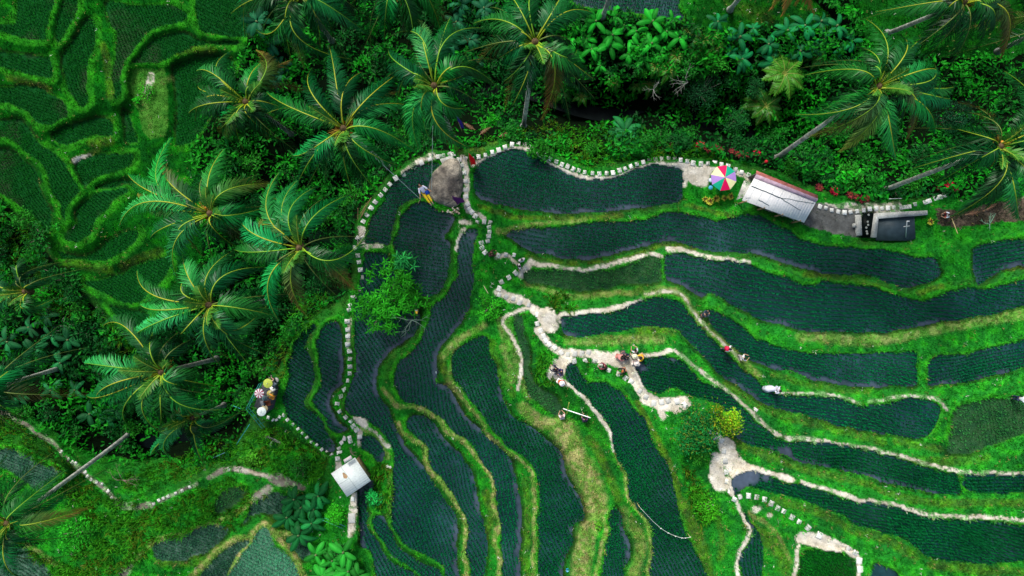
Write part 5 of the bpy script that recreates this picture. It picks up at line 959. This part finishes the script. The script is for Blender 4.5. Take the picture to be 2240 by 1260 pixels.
# ------------------------------------------------------------------ concrete channel and pond
def wall(pl, wd, z0, z1, label, name='channel_wall', m=M_CONC):
    pl = c4(pl, z1); b = MB(); n = len(pl); T = np.gradient(pl[:, :2], axis=0); T /= np.linalg.norm(T, axis=1)[:, None]; N = np.c_[-T[:, 1], T[:, 0], 0 * T[:, 0]] * wd / 2
    if n == 3: N[1] *= 1.41
    L_, R2 = pl + N, pl - N; lo = [0, 0, z1 - z0]; V = np.vstack([L_, R2, R2 - lo, L_ - lo]); F = []
    for i in range(n - 1):
        for k in range(4): F.append((k * n + i, k * n + i + 1, ((k + 1) % 4) * n + i + 1, ((k + 1) % 4) * n + i))
    F += [tuple(k * n for k in range(4)), tuple(k * n + n - 1 for k in range(4))[::-1]]; b.add(V, F, (.4, .4, .4)); o = b.build(name, m); return tag(o, label, 'wall')
wall([(1913, 519), (1919, 472), (2029, 465)], .34, -.7, .62, 'weathered L-shaped concrete wall round the dark pond')
wall([(1878, 470), (1880, 515)], .42, -.6, .45, 'cracked concrete kerb on the left side of the dark channel'); wall([(1867, 493), (1873, 493)], .3, -.2, .5, 'short concrete stub left of the channel kerb')
b = MB(); slab(b, c4([(1920, 474), (2000, 470), (2003, 522), (1985, 527), (1916, 526)], .34)[::-1], .02); tag(b.build('pond_water', water_mat('pond', (.03, .05, .06), .5, .2)), 'dark pond inside the L-shaped wall', 'water', kind='structure')
b = MB(); slab(b, c4([(1886, 466), (1914, 466), (1910, 520), (1884, 520)], .33)[::-1], .02); tag(b.build('channel_water', M_RIVER), 'black water channel between the kerb and the L-shaped wall', 'water', kind='structure')
for k, (u, v) in enumerate([(1898, 485), (1899, 492), (1895, 498), (1896, 506), (1900, 470), (1897, 511)]):
    b = MB(); r = .09; b.lathe([(.001, -r * .3), (r, -r * .1), (r * .9, r * .3), (.001, r * .4)], (0, 0, 0), 10, (.3, .33, .3)); o = b.build('channel_stone', M_ROCK, smooth=True); o.location = [float(x) for x in P3(u, v, .37)]; tag(o, 'round grey stone standing in the black channel water', 'stone', 'stones in the black channel')
t = at('spout_post', 1981, 520, 'slim white post with a short crossbar standing in the pond', 'post', z=.3)
hp = P3(1984, 484, 2.4) - np.array(t.location); part(t, 'post', plain((.6, .62, .6), .5), lambda b: b.tube([(0, 0, 0), hp], .035, 6)); cb = hp * .7; part(t, 'crossbar', plain((.6, .62, .6), .5), lambda b: b.tube([cb + [-.22, -.02, 0], cb + [.24, .03, 0]], .025, 6)); part(t, 'spout', plain((.7, .72, .7), .5), lambda b: b.box(hp + [.09, 0, 0], (.2, .07, .05), 0))
def pole(u1, v1, z1, u2, v2, z2, r, lab, name='bamboo_pole', m=M_BAMBOO, cat='pole'):
    a_, b_ = P3(u1, v1, z1), P3(u2, v2, z2); b = MB(); n = 7; s = np.linspace(0, 1, n)[:, None]; b.tube((b_ - a_) * s, np.linspace(r, r * .7, n) + .004 * (np.arange(n) % 2), 7, np.tile(np.array((.45, .4, .22)), (n, 1))); o = b.build(name, m); o.location = [float(x) for x in a_]; return tag(o, lab, cat)
pole(2082, 478, .4, 2095, 511, 2.2, .035, 'thin bamboo pole leaning right of the concrete pond'); pole(1943, 435, 0, 1973, 434, .1, .02, 'thin white pipe lying in the hedge above the slab path', 'pipe', plain((.7, .75, .7), .5), 'pipe')
for k, (a_, lab) in enumerate([((783, 482, 783, 455), 'leftmost'), ((788, 478, 800, 450), 'longest'), ((790, 476, 812, 432), 'rightmost'), ((787, 470, 806, 440), 'middle')]): pole(a_[0], a_[1], -.1, a_[2], a_[3], .9, .03, lab + ' of the dry brown canes leaning beside the western arc path', 'dry_cane', plain((.3, .18, .08), .8), 'cane')
pole(1495 - 376 + -64 + 3, 625, 1.6, 1068, 642, 2.0, .025, 'pale stick slanting above the bright green shrub in the centre', 'stick', plain((.6, .55, .35), .8), 'stick')
# white pole on two yellow stakes
pole(1232, 894, 3.6, 1292, 914, 4.6, .045, 'long white pole lying across two yellow stakes by the dry terrace', 'white_pole', plain((.85, .88, .86), .5), 'pole'); pole(1239, 910, 3.0, 1245, 880, 4.8, .03, 'left yellow stake under the long white pole', 'stake', plain((.6, .6, .12), .7), 'stake'); pole(1273, 919, 3.1, 1274, 901, 4.7, .025, 'right pale yellow stake under the long white pole', 'stake', plain((.55, .5, .3), .7), 'stake')
# teal frames near the gorge: (fence)
pole(506, 886, -6, 533, 897, -3.5, .03, 'upper loose teal pipe at the gorge edge left of the deck', 'pipe', plain((.05, .3, .35), .4), 'pipe'); pole(517, 973, -5, 546, 928, -2.6, .03, 'long teal pipe slanting below the deck', 'pipe', plain((.03, .3, .32), .4), 'pipe'); pole(463, 1003, -6, 492, 990, -4.5, .025, 'lower dim pipe by the dark pool', 'pipe', plain((.08, .2, .3), .4), 'pipe'); pole(710, 1133, -.8, 756, 1152, -.6, .03, 'upper teal pipe in the grass below the round bright bush', 'pipe', plain((.05, .3, .32), .4), 'pipe'); pole(706, 1138, -.8, 752, 1157, -.7, .02, 'lower teal pipe in the grass below the round bright bush', 'pipe', plain((.05, .25, .28), .4), 'pipe')
# string over the paddy, with knots
q = np.array([P3(u, v, z) for u, v, z in [(1399, 1109, 5.6), (1412, 1123, 5.4), (1428, 1140, 5.2), (1446, 1156, 5.05), (1462, 1166, 5), (1478, 1173, 5.05), (1492, 1177, 5.2), (1500, 1177, 5.35), (1510, 1175, 5.6)]]); t = thing('bird_string', q[0], 'thin white string with knots sagging over the dark paddy left of the brown bank', 'string'); part(t, 'cord', plain((.6, .65, .6), .8), lambda b: b.tube(q - q[0], .013, 5)); part(t, 'stake', M_BAMBOO, lambda b: b.tube([(0, 0, -1.2), (0, 0, .05)], .02, 6)); e_ = q[-1] - q[0]; part(t, 'stake', M_BAMBOO, lambda b: b.tube([e_ - [0, 0, .9], e_ + [0, 0, .05]], .02, 6))
for k in (3, 4, 5, 6, 7, 8): part(t, 'knot', plain((.85, .88, .85), .8), lambda b: b.box(q[k] - q[0], (.09, .04, .03), .4))
# pipe outlet, boxes
t = at('drain_pipe', 958, 814, 'short dark drain pipe crossing the tan bund between two long central paddies', 'pipe', z=1.35); part(t, 'barrel', plain((.01, .02, .03), .4), lambda b: b.tube([(-.1, -.05, -.05), (.75, .2, .1)], .11, 10)); part(t, 'rim', plain((.2, .28, .3), .5), lambda b: b.tube([(-.16, -.07, -.05), (-.08, -.045, -.05)], .125, 10))
t = at('lantern_post', 915, 685, 'small yellow box on a dark post beside the wide thin-leaved tree', 'lantern', z=.3); part(t, 'post', plain((.02, .02, .02), .6), lambda b: b.box((0, 0, .5), (.14, .14, 1.0), -.1)); part(t, 'box', plain((.85, .5, .04), .5), lambda b: b.box((0, .16, 1.05), (.24, .34, .2), -.1, bev=.03)); part(t, 'cap', plain((.8, .8, .7), .5), lambda b: b.box((.0, .26, 1.17), (.2, .1, .04), -.1))
for k, (u, v) in enumerate([(848, 1019), (854, 1021)]): t = at('white_cup', u, v, ('left' if k == 0 else 'right') + ' one of two small white pots on the bund right of the small hut', 'pot'); part(t, 'pot', plain((.8, .8, .75), .5), lambda b: b.lathe([(.001, .0), (.08, .0), (.1, .16), (.085, .16), (.07, .05), (.001, .05)], (0, 0, 0), 12), True)
t = at('blue_bucket', 1241, 1245, 'small blue bucket on the dry bank at the bottom', 'bucket'); part(t, 'pail', plain((.03, .35, .6), .4), lambda b: b.lathe([(.001, .0), (.09, .0), (.13, .24), (.12, .24), (.08, .02), (.001, .02)], (0, 0, 0), 12), True); part(t, 'handle', plain((.6, .6, .6), .3), lambda b: b.tube([(math.cos(x) * .12, 0, .24 + math.sin(x) * .1) for x in np.linspace(0, 3.14, 9)], .006, 5))
# banners on bamboo poles
def banner(u, v, z, hgt, cl, lab, lean, wid=.55):
    base = P3(u, v, z); t = thing('banner', base, lab, 'banner'); m = 12; s = np.linspace(0, 1, m); lx, ly = lean
    pl = np.c_[lx * s + lx * .3 * s ** 3, ly * s + ly * .3 * s ** 3, hgt * s]; part(t, 'pole', M_BAMBOO, lambda b: b.tube(pl, np.linspace(.03, .012, m), 6, np.tile(np.array((.5, .4, .2)), (m, 1))))
    def cl_(b):
        V = []
        for k in range(m):
            f = .12 + .88 * s[k]; w_ = wid * (1 - s[k] ** 1.6) ** .7 + .02; p = np.array([np.interp(f, s, pl[:, a]) for a in range(3)])
            for j, g in enumerate((0, .33, .66, 1)): V.append(p + np.array([w_ * g * .8, w_ * g * .35 + .06 * math.sin(5 * g + k * .6), -.12 * g]))
        b.add(V, [(k * 4 + j, k * 4 + j + 1, k * 4 + j + 5, k * 4 + j + 4) for k in range(m - 1) for j in range(3)])
    part(t, 'cloth', plain(cl, .7, trans=.1), cl_, True)
banner(1030, 366, .2, 3.2, (.72, .0, .01), 'bright red feather banner beside the northern paddy', (.02, .35), .5); banner(1001, 450, .5, 2.9, (.09, .005, .13), 'purple feather banner at the lower right of the boulder', (-.15, .25), .75); banner(1010, 286, -1.2, 3.4, (.03, .01, .25), 'narrow violet banner in the dark growth above the path junction', (-.15, .3), .3)
# dead palm leaves and twigs
def deadfrond(u, v, a, lab, L=1.2, dz=.15, tone=(.22, .11, .06)):
    t = at('dead_frond', u, v, lab, 'dead frond', None, dz); part(t, 'leaf', FR_MATS, lambda b: frond(b, (0, 0, 0), (math.cos(a) * L, math.sin(a) * L, .05), .15, .28, colr=tone, rach=(.25, .14, .08), pinn=16, w=.05, start=.2))
for k, (u, v, a, lab) in enumerate([(1040, 285, 2.6, 'brown fallen frond above the red banner pointing left'), (1048, 296, .6, 'brown fallen frond above the red banner pointing right'), (1055, 305, -.5, 'lowest brown fallen frond above the red banner'), (1090, 300, .3, 'dark brown fallen frond right of the vivid green shrub'), (2110, 470, .2, 'dark fallen frond on the bare earth at the right'), (2150, 462, .5, 'reddish fallen frond on the bare earth at the right edge')]): deadfrond(u, v, a, lab)
def twigs(u, v, R, lab, dz, seed, col=(.18, .2, .17)):
    global rng; keep = rng; rng = np.random.default_rng(seed); t = at('bare_branches', u, v, lab, 'branches', None, dz)
    for k in range(5):
        a = rng.uniform(0, 6.28); p0 = np.zeros(3); P = [p0]; 
        for j in range(4): a += rng.normal(0, .35); P.append(P[-1] + np.array([math.cos(a), math.sin(a), rng.uniform(0, .25)]) * R / 4)
        def f(b):
            b.tube(P, np.linspace(.03, .008, 5), 5, np.tile(np.array(col), (5, 1)))
            for j in (1, 2, 3): a2 = a + rng.choice([-.8, .8]); b.tube([P[j], P[j] + np.array([math.cos(a2), math.sin(a2), .1]) * R * .3], [.014, .005], 4, np.tile(np.array(col), (2, 1)))
        part(t, 'branch', M_BARK, f)
    rng = keep
twigs(1505, 180, 1.6, 'pale bare branches sticking out of the dark tree above the curved path', 3.0, 1); twigs(1430, 195, 1.1, 'smaller bare grey branch left of the dark tree above the curved path', 2.4, 2); twigs(900, 700, 1.5, 'thin grey branches in the wide thin-leaved tree', 2.6, 3, (.12, .2, .15)); twigs(268, 1050, 1.6, 'dead brown branches below the leaning lower left trunk', .3, 4, (.16, .12, .1)); twigs(2165, 490, .9, 'pale twig lying on the grass at the right', .2, 5, (.2, .4, .25)); twigs(600, 960, .8, 'pale twig on the bank below the deck', .4, 6); twigs(140, 715, 1.0, 'pale dead twigs in the dark left grove', .8, 7); twigs(768, 992, .5, 'dry twigs just above the small hut', .4, 8, (.2, .18, .12))
# ------------------------------------------------------------------ people
def skin_mesh(key, P, E, root, lv=1, cache={}):
    if key in cache: return cache[key]
    names = list(P); me = bpy.data.meshes.new(key); me.from_pydata([P[n][:3] for n in names], [(names.index(a), names.index(b)) for a, b in E], [])
    o = bpy.data.objects.new('tmp', me); C.objects.link(o); sk = o.modifiers.new('s', 'SKIN'); sk.use_smooth_shade = True
    for i, n in enumerate(names):
        r = P[n][3]; sv = me.skin_vertices[0].data[i]; sv.radius = (r if not isinstance(r, tuple) else r[0], r if not isinstance(r, tuple) else r[1]); sv.use_root = (n == root)
    ss = o.modifiers.new('u', 'SUBSURF'); ss.levels = lv; ss.render_levels = lv
    dg = bpy.context.evaluated_depsgraph_get(); m2 = bpy.data.meshes.new_from_object(o.evaluated_get(dg)); m2.name = key
    bpy.data.objects.remove(o); m2.materials.clear(); m2.materials.append(None); cache[key] = m2; return m2
def rot(v, ax, a):
    x, y, z = v; c, s = math.cos(a), math.sin(a)
    return (x, y * c - z * s, y * s + z * c) if ax == 'x' else (x * c - y * s, x * s + y * c, z)
def pose(kind):
    J = dict(pel=(0, 0, .94), sp=(0, 0, 1.12), ch=(0, .01, 1.32), nk=(0, 0, 1.48), hd=(0, .02, 1.62))
    arm = {'stand': (((.24, -.02, 1.16), (.27, .10, .93)),) * 2, 'walk': (((.25, .12, 1.17), (.24, .28, 1.0)), ((.25, -.14, 1.18), (.27, -.14, .94))), 'reach': (((.30, .18, 1.26), (.16, .36, 1.34)),) * 2, 'photo': (((.30, .14, 1.25), (.10, .30, 1.42)), ((.30, .14, 1.25), (.10, .30, 1.42)))}
    leg = {'stand': (((.11, .02, .50), (.12, 0, .08)),) * 2, 'walk': (((.10, .20, .53), (.10, .26, .10)), ((.10, -.04, .50), (.11, -.30, .13)))}
    sit = kind in ('sit', 'squat', 'swing'); a = arm.get(kind, arm['reach' if kind in ('squat',) else 'stand']); l = leg.get(kind, leg['stand'])
    J['ht'] = (0, .02, 1.73); J['nose'] = (0, .125, 1.60)
    for s, k in ((-1, 0), (1, 1)):
        n = 'LR'[k]; J['sh' + n] = (s * .17, 0, 1.42); J['el' + n] = (s * a[k][0][0], a[k][0][1], a[k][0][2]); J['wr' + n] = (s * a[k][1][0], a[k][1][1], a[k][1][2])
        J['hp' + n] = (s * .09, 0, .90); J['kn' + n] = (s * l[k][0][0], l[k][0][1], l[k][0][2]); J['an' + n] = (s * l[k][1][0], l[k][1][1], l[k][1][2]); J['to' + n] = (s * l[k][1][0] * 1.1, l[k][1][1] + .17, max(.035, l[k][1][2] - .06)); J['ear' + n] = (s * .085, .01, 1.61)
    if sit:
        dz = {'sit': -.72, 'squat': -.62, 'swing': -.45}[kind]; tl_ = {'sit': .15, 'squat': .35, 'swing': -.95}[kind]
        for k in list(J):
            if k[:2] in ('hp', 'kn', 'an', 'to') : continue
            x, y, z = J[k]; y, z = y * math.cos(tl_) + (z - .94) * math.sin(tl_), (z - .94) * math.cos(tl_) - y * math.sin(tl_) + .94; J[k] = (x, y, z + dz)
        for s, n in ((-1, 'L'), (1, 'R')):
            J['hp' + n] = (s * .09, .0, .90 + dz)
            if kind == 'sit': J['kn' + n] = (s * .2, .38, .46); J['an' + n] = (s * .12, .44, .08)
            elif kind == 'squat': J['kn' + n] = (s * .2, .30, .55); J['an' + n] = (s * .12, .12, .09)
            else: J['kn' + n] = (s * .1, .43, .92 + dz); J['an' + n] = (s * .08, .85, .86 + dz)
            x, y, z = J['an' + n]; J['to' + n] = (x * 1.1, y + .17, max(.035, z - .05)) if kind != 'swing' else (x, y + .12, z + .12)
            if kind == 'sit': J['el' + n] = (s * .27, .08, .52); J['wr' + n] = (s * .20, .32, .48)
            if kind == 'squat': J['el' + n] = (s * .28, .36, .60); J['wr' + n] = (s * .14, .56, .52)
            if kind == 'swing': J['el' + n] = (s * .36, .08, .78); J['wr' + n] = (s * .42, .22, 1.02)
    return J
def body_mesh(kind):
    J = pose(kind); R = dict(pel=(.15, .11), sp=(.13, .095), ch=(.17, .11), nk=.055, hd=(.085, .10), ht=.05, nose=.014)
    E = [('pel', 'sp'), ('sp', 'ch'), ('ch', 'nk'), ('nk', 'hd'), ('hd', 'ht'), ('hd', 'nose')]
    for n in 'LR': R.update({'sh' + n: .062, 'el' + n: .042, 'wr' + n: .028, 'hp' + n: .10, 'kn' + n: .062, 'an' + n: .042, 'to' + n: .035, 'ear' + n: .018}); E += [('ch', 'sh' + n), ('sh' + n, 'el' + n), ('el' + n, 'wr' + n), ('pel', 'hp' + n), ('hp' + n, 'kn' + n), ('kn' + n, 'an' + n), ('an' + n, 'to' + n), ('hd', 'ear' + n)]
    for n, s in (('L', -1), ('R', 1)):
        e, w_ = np.array(J['el' + n]), np.array(J['wr' + n]); d = (w_ - e) / np.linalg.norm(w_ - e); sd = np.cross(d, [0, 0, 1]) if abs(d[2]) < .85 else np.cross(d, [0, 1, 0]); sd /= np.linalg.norm(sd)
        pm = w_ + d * .06; J['pm' + n] = tuple(pm); R['pm' + n] = (.036, .02); E.append(('wr' + n, 'pm' + n)); cu = np.cross(sd, d) * -.02
        for f, (o_, l_) in enumerate([(-.030, .062), (-.010, .075), (.011, .070), (.031, .055)]):
            p1 = pm + sd * o_ + d * (.02 + l_ * .45); p2 = pm + sd * o_ * 1.1 + d * (.015 + l_ * .9) + cu * (1 + .3 * f); J[f'f{f}{n}'] = tuple(p1); J[f'g{f}{n}'] = tuple(p2); R[f'f{f}{n}'] = .0095; R[f'g{f}{n}'] = .008; E += [('pm' + n, f'f{f}{n}'), (f'f{f}{n}', f'g{f}{n}')]
        t1 = pm - d * .02 - sd * .04 * s; t2 = t1 + d * .03 - sd * .015 * s; J['t' + n] = tuple(t1); J['u' + n] = tuple(t2); R['t' + n] = .012; R['u' + n] = .009; E += [('pm' + n, 't' + n), ('t' + n, 'u' + n)]
    return J, skin_mesh('person_body_' + kind, {k: (*J[k], R[k]) for k in J}, E, 'pel')
def shirt_mesh(kind, J, long):
    P = {k: (*J[k], r) for k, r in (('pel', (.165, .125)), ('sp', (.15, .115)), ('ch', (.185, .13)))}; P['nk'] = (*(np.array(J['nk']) * .6 + np.array(J['ch']) * .4), .085); E = [('pel', 'sp'), ('sp', 'ch'), ('ch', 'nk')]
    for n in 'LR':
        P['sh' + n] = (*J['sh' + n], .08); e = np.array(J['el' + n]); P['el' + n] = (*(e if long else np.array(J['sh' + n]) * .25 + e * .75), .062); E += [('ch', 'sh' + n), ('sh' + n, 'el' + n)]
        if long: P['wr' + n] = (*(np.array(J['wr' + n]) * .9 + e * .1), .045); E.append(('el' + n, 'wr' + n))
    return skin_mesh(f'shirt_{kind}_{long}', P, E, 'ch')
def trouser_mesh(kind, J, skirt):
    P = {'pel': (*(np.array(J['pel']) + [0, 0, .02]), (.168, .128))}; E = []
    for n in 'LR':
        P['hp' + n] = (*J['hp' + n], .125 if skirt else .115); P['kn' + n] = (*J['kn' + n], .15 if skirt else .085); P['an' + n] = (*(np.array(J['an' + n]) * .8 + np.array(J['kn' + n]) * .2), .15 if skirt else .065); E += [('pel', 'hp' + n), ('hp' + n, 'kn' + n), ('kn' + n, 'an' + n)]
    return skin_mesh(f'trousers_{kind}_{skirt}', P, E, 'pel')
def person(u, v, kind, head, shirt, low, hair, lab, hat=None, long=False, skirt=False, hairlen=.0, skin=(.42, .24, .15), z=None, s=.86):
    J, bm = body_mesh(kind); loc = GP(u, v, .02) if z is None else P3(u, v, z); t = thing('person', loc, lab, 'person', None, math.radians(head)); t.scale = (s,) * 3
    def inst(name, me, cl, rough=.8, par=t, mesh=None):
        o = bpy.data.objects.new(name, me); C.objects.link(o); o.parent = par; o.material_slots[0].link = 'OBJECT'; o.material_slots[0].material = plain(cl, rough); return o
    bd = inst('body', bm, skin, .6); inst('shirt', shirt_mesh(kind, J, long), shirt); inst('skirt' if skirt else 'trousers', trouser_mesh(kind, J, skirt), low)
    hd = np.array(J['hd']); up = np.array(J['ht']) - hd; up /= np.linalg.norm(up)
    def hr(b):
        N = 12; V = []; rr = []
        for i in range(6):
            ph = i / 5 * 1.75
            for j in range(N):
                th = j * 2 * math.pi / N; back = max(0, -math.sin(th)); p2 = ph * (1 if math.sin(th) < .3 else .62); r = .112
                x, y, zz = r * .88 * math.sin(p2) * math.cos(th), r * math.sin(p2) * math.sin(th), r * math.cos(p2) * 1.12 - hairlen * back * (i / 5)
                V.append(hd + np.array([x, y - .005, 0]) + up * (zz + .03))
        b.add(V, [(i * N + j, i * N + (j + 1) % N, (i + 1) * N + (j + 1) % N, (i + 1) * N + j) for i in range(5) for j in range(N)])
    part(t, 'hair', plain(hair, .5), hr, True)
    def fc(b):
        for sx in (-1, 1): b.box(hd + np.array([sx * .034, .098, .012]), (.024, .012, .012))
        b.box(hd + np.array([0, .10, -.055]), (.045, .01, .012))
    part(t, 'face', plain((.04, .02, .02), .5), fc)
    if hat: part(t, 'hat', plain(hat, .8), lambda b: b.lathe([(.001, .17), (.08, .16), (.105, .10), (.11, .05), (.22, .03), (.225, .02), (.11, .035), (.1, .03)], hd + up * .0, 18), True)
    for n in 'LR':
        a_, to = np.array(J['an' + n]), np.array(J['to' + n]); part(t, 'shoe', plain((.12, .1, .1), .6), lambda b: b.tube([a_ - (to - a_) * .25 - [0, 0, .03], (a_ + to) / 2 - [0, 0, .01], to + (to - a_) * .15], [.05, .052, .035], 8), True)
    return t
BK, BR = (.008, .007, .008), (.05, .025, .015)
W, NV = (.80, .80, .82), (.012, .02, .06)
person(1072, 557, 'squat', -70, (.05, .015, .012), (.03, .02, .03), BR, 'person in a dark brown top crouching on the stepping stones at the long paddy head', long=True, hairlen=.1)
person(1141, 570, 'stand', 20, W, (.5, .5, .52), BK, 'person in a white shirt, the upper of two standing at the weedy paddy end', long=True)
person(1136, 584, 'stand', 100, W, (.02, .02, .03), BK, 'person in white with a black bag, the lower of two at the weedy paddy end', hairlen=.1)
person(1533, 690, 'squat', -60, (.035, .05, .07), (.02, .02, .02), BK, 'person in dark grey crouching alone on the bund above the curved paddy', long=True)
pk = person(1584, 760, 'walk', -100, W, (.04, .05, .07), BK, 'person in a white shirt with a red backpack walking on the bund', long=True, hairlen=.05)
lc = np.array(pk.location); hd_ = math.radians(-100); bq = lc + np.array([math.sin(hd_) * .17, -math.cos(hd_) * .17, 1.22]); t = thing('backpack', bq, 'crimson backpack on the white-shirted walker', 'backpack', None, hd_); part(t, 'bag', plain((.6, .01, .06), .6), lambda b: b.box((0, -.02, 0), (.32, .2, .44), bev=.05)); part(t, 'pocket', plain((.5, .01, .05), .6), lambda b: b.box((0, -.13, -.06), (.22, .05, .2)))
person(1615, 780, 'reach', -70, W, (.45, .42, .42), BK, 'person in white with grey shorts walking ahead of the red backpack', hairlen=.05)
dr = person(1690, 849, 'walk', -85, (.62, .64, .76), (.66, .68, .82), BK, 'person in a long pale lilac dress trailing over the bund edge', long=True, skirt=True)
def train(b):
    b.lathe([(.15, 1.0), (.19, .75), (.25, .4), (.32, .06), (.30, .05), (.22, .4), (.13, 1.0)], (0, 0, 0), 18); V = b.v[-1]; k = (1 - V[:, 2]); V[:, 1] = V[:, 1] * (1 + .5 * k) - .5 * k ** 1.5; V[:, 0] += .04 * np.sin(V[:, 1] * 9)
part(dr, 'dress_train', plain((.6, .62, .74), .8), train, True)
person(2212, 868, 'reach', -95, (.75, .8, .85), NV, BK, 'person in white and navy bending at the far right bund', long=True, hairlen=.05)
person(1217, 808, 'squat', 60, (.01, .015, .03), (.02, .02, .05), BK, 'person in black at the sandy corner, left of the pair in dark clothes', long=True)
person(1229, 812, 'sit', 100, (.03, .02, .10), (.02, .03, .10), BK, 'person in dark violet sitting at the paddy edge beside the one in black', long=True)
person(1222, 832, 'squat', -120, (.55, .12, .05), (.75, .7, .7), BK, 'person in orange with a wide white sun hat at the sandy corner', hat=(.85, .82, .86))
person(1350, 778, 'squat', -110, (.62, .25, .25), (.45, .15, .13), BK, 'person in salmon pink, leftmost of the crowded visitor group', long=True)
person(1361, 770, 'squat', 180, (.07, .05, .07), (.06, .05, .06), BK, 'person in dark plum, topmost of the crowded visitor group', long=True, hairlen=.15)
person(1371, 781, 'sit', 60, (.01, .02, .05), (.02, .05, .09), BK, 'person in navy in the middle of the crowded visitor group', long=True)
person(1381, 776, 'stand', -20, (.5, .5, .4), (.4, .4, .3), BR, 'person with a beige sun hat in the crowded visitor group', hat=(.68, .66, .45))
person(1389, 770, 'squat', 30, (.5, .55, .6), (.02, .03, .06), BK, 'person in black and white just right of the beige hat')
person(1403, 776, 'squat', 130, (.85, .48, .02), (.5, .35, .2), BK, 'person in a bright yellow shirt at the right of the visitor group', long=True)
person(1385, 792, 'sit', -90, (.8, .62, .55), (.8, .7, .62), BR, 'person in pale pink sitting with a big cream hat, lowest in the group', hat=(.85, .74, .66), skirt=True)
person(1364, 807, 'squat', 110, (.01, .01, .012), (.4, .2, .12), (.35, .1, .02), 'person in black with orange hair crouching below the visitor group', long=True)
person(1323, 802, 'squat', 70, (.18, .03, .05), (.03, .02, .02), BK, 'person in dark red crouching on the stepping stones left of the group', long=True)
person(600, 834, 'sit', 40, (.5, .35, .25), (.02, .03, .04), BK, 'person sitting at the top of the seating deck', z=zd)
person(2067, 472, 'squat', 90, (.7, .75, .85), (.3, .05, .05), BK, 'person in pale blue and red crouching on bare earth right of the pond')
person(1229, 912, 'squat', 10, (.75, .6, .62), (.6, .5, .5), (.3, .2, .2), 'person in pale pink crouching left of the white pole')
person(1278, 918, 'squat', 0, (.08, .03, .12), (.03, .02, .05), BK, 'person in purple crouching under the right end of the white pole')
# swing hung from the two palms
zs = 3.4; sw = P3(935, 432, zs); t = thing('rope_swing', sw, 'rope swing hung on two long white ropes between tall palms', 'swing')
A1 = P3(852, 368, 8.) ; h1 = P3(763, 292, 13.9); h2 = P3(948, 196, 14.6); seatL, seatR = P3(920, 436, zs), P3(944, 424, zs + .1)
part(t, 'seat', M_WOOD, lambda b: b.box((0, 0, -.03), (.75, .3, .05), -.5))
def rope(p, q_):
    def f(b):
        s = np.linspace(0, 1, 12)[:, None]; b.tube((p + (q_ - p) * s) - sw, .018, 5)
    return f
part(t, 'rope', plain((.72, .75, .75), .7), rope(seatL, h1)); part(t, 'rope', plain((.72, .75, .75), .7), rope(seatR, h2))
ps = person(931, 424, 'swing', 148 + 65, (.72, .72, .85), (.85, .6, .02), BK, 'person on the rope swing in a white top and yellow trousers, legs stretched out', z=zs - .42, hairlen=.25, s=1.08)
t = thing('blue_bag', P3(935, 421, zs + .05), 'bright blue bag on the rope swing beside the rider', 'bag'); part(t, 'pouch', plain((.0, .06, .45), .6), lambda b: b.box((0, 0, .1), (.32, .28, .28), .5, bev=.06)); part(t, 'strap', plain((.0, .04, .3), .6), lambda b: b.tube([(math.cos(x) * .14, 0, .2 + math.sin(x) * .16) for x in np.linspace(0, 3.14, 8)], .012, 5))
pole(915, 445, 3.2, 919, 437, 3.5, .02, 'short bamboo peg under the left end of the rope swing', 'peg', M_BAMBOO, 'peg')
EXPO = 1.38
# ------------------------------------------------------------------ sky, sun, camera
w = bpy.data.worlds.new('World'); scene.world = w; w.use_nodes = True; nt = w.node_tree
sky = nt.nodes.new('ShaderNodeTexSky'); sky.sky_type = 'NISHITA'; sky.sun_disc = False
EL, AZ = math.radians(50), math.radians(-25)
sky.sun_elevation = EL; sky.sun_rotation = AZ; sky.air_density = 1.4; sky.dust_density = 3.5; sky.ozone_density = 1.0
nt.links.new(sky.outputs[0], nt.nodes['Background'].inputs[0]); nt.nodes['Background'].inputs[1].default_value = .062
sd = bpy.data.lights.new('sun', 'SUN'); sd.energy = 1.5; sd.angle = math.radians(12); sd.color = (1, .96, .9)
so = bpy.data.objects.new('sun', sd); C.objects.link(so)
from mathutils import Vector
d = Vector((math.sin(AZ) * math.cos(EL), math.cos(AZ) * math.cos(EL), math.sin(EL))); so.rotation_euler = d.to_track_quat('Z', 'Y').to_euler(); so.location = (0, 0, 80)
cam = bpy.data.cameras.new('camera'); co_ = bpy.data.objects.new('camera', cam); C.objects.link(co_); co_.location = (0, 0, H)
cam.sensor_fit = 'HORIZONTAL'; cam.angle = 2 * math.atan((2240 / S / 2) / H); cam.clip_end = 2000; cam.clip_start = .5
scene.camera = co_
scene.view_settings.view_transform = 'Standard'; scene.view_settings.look = 'None'; scene.view_settings.exposure = EXPO; scene.view_settings.gamma = 1
scene.render.resolution_x = 1024; scene.render.resolution_y = 576
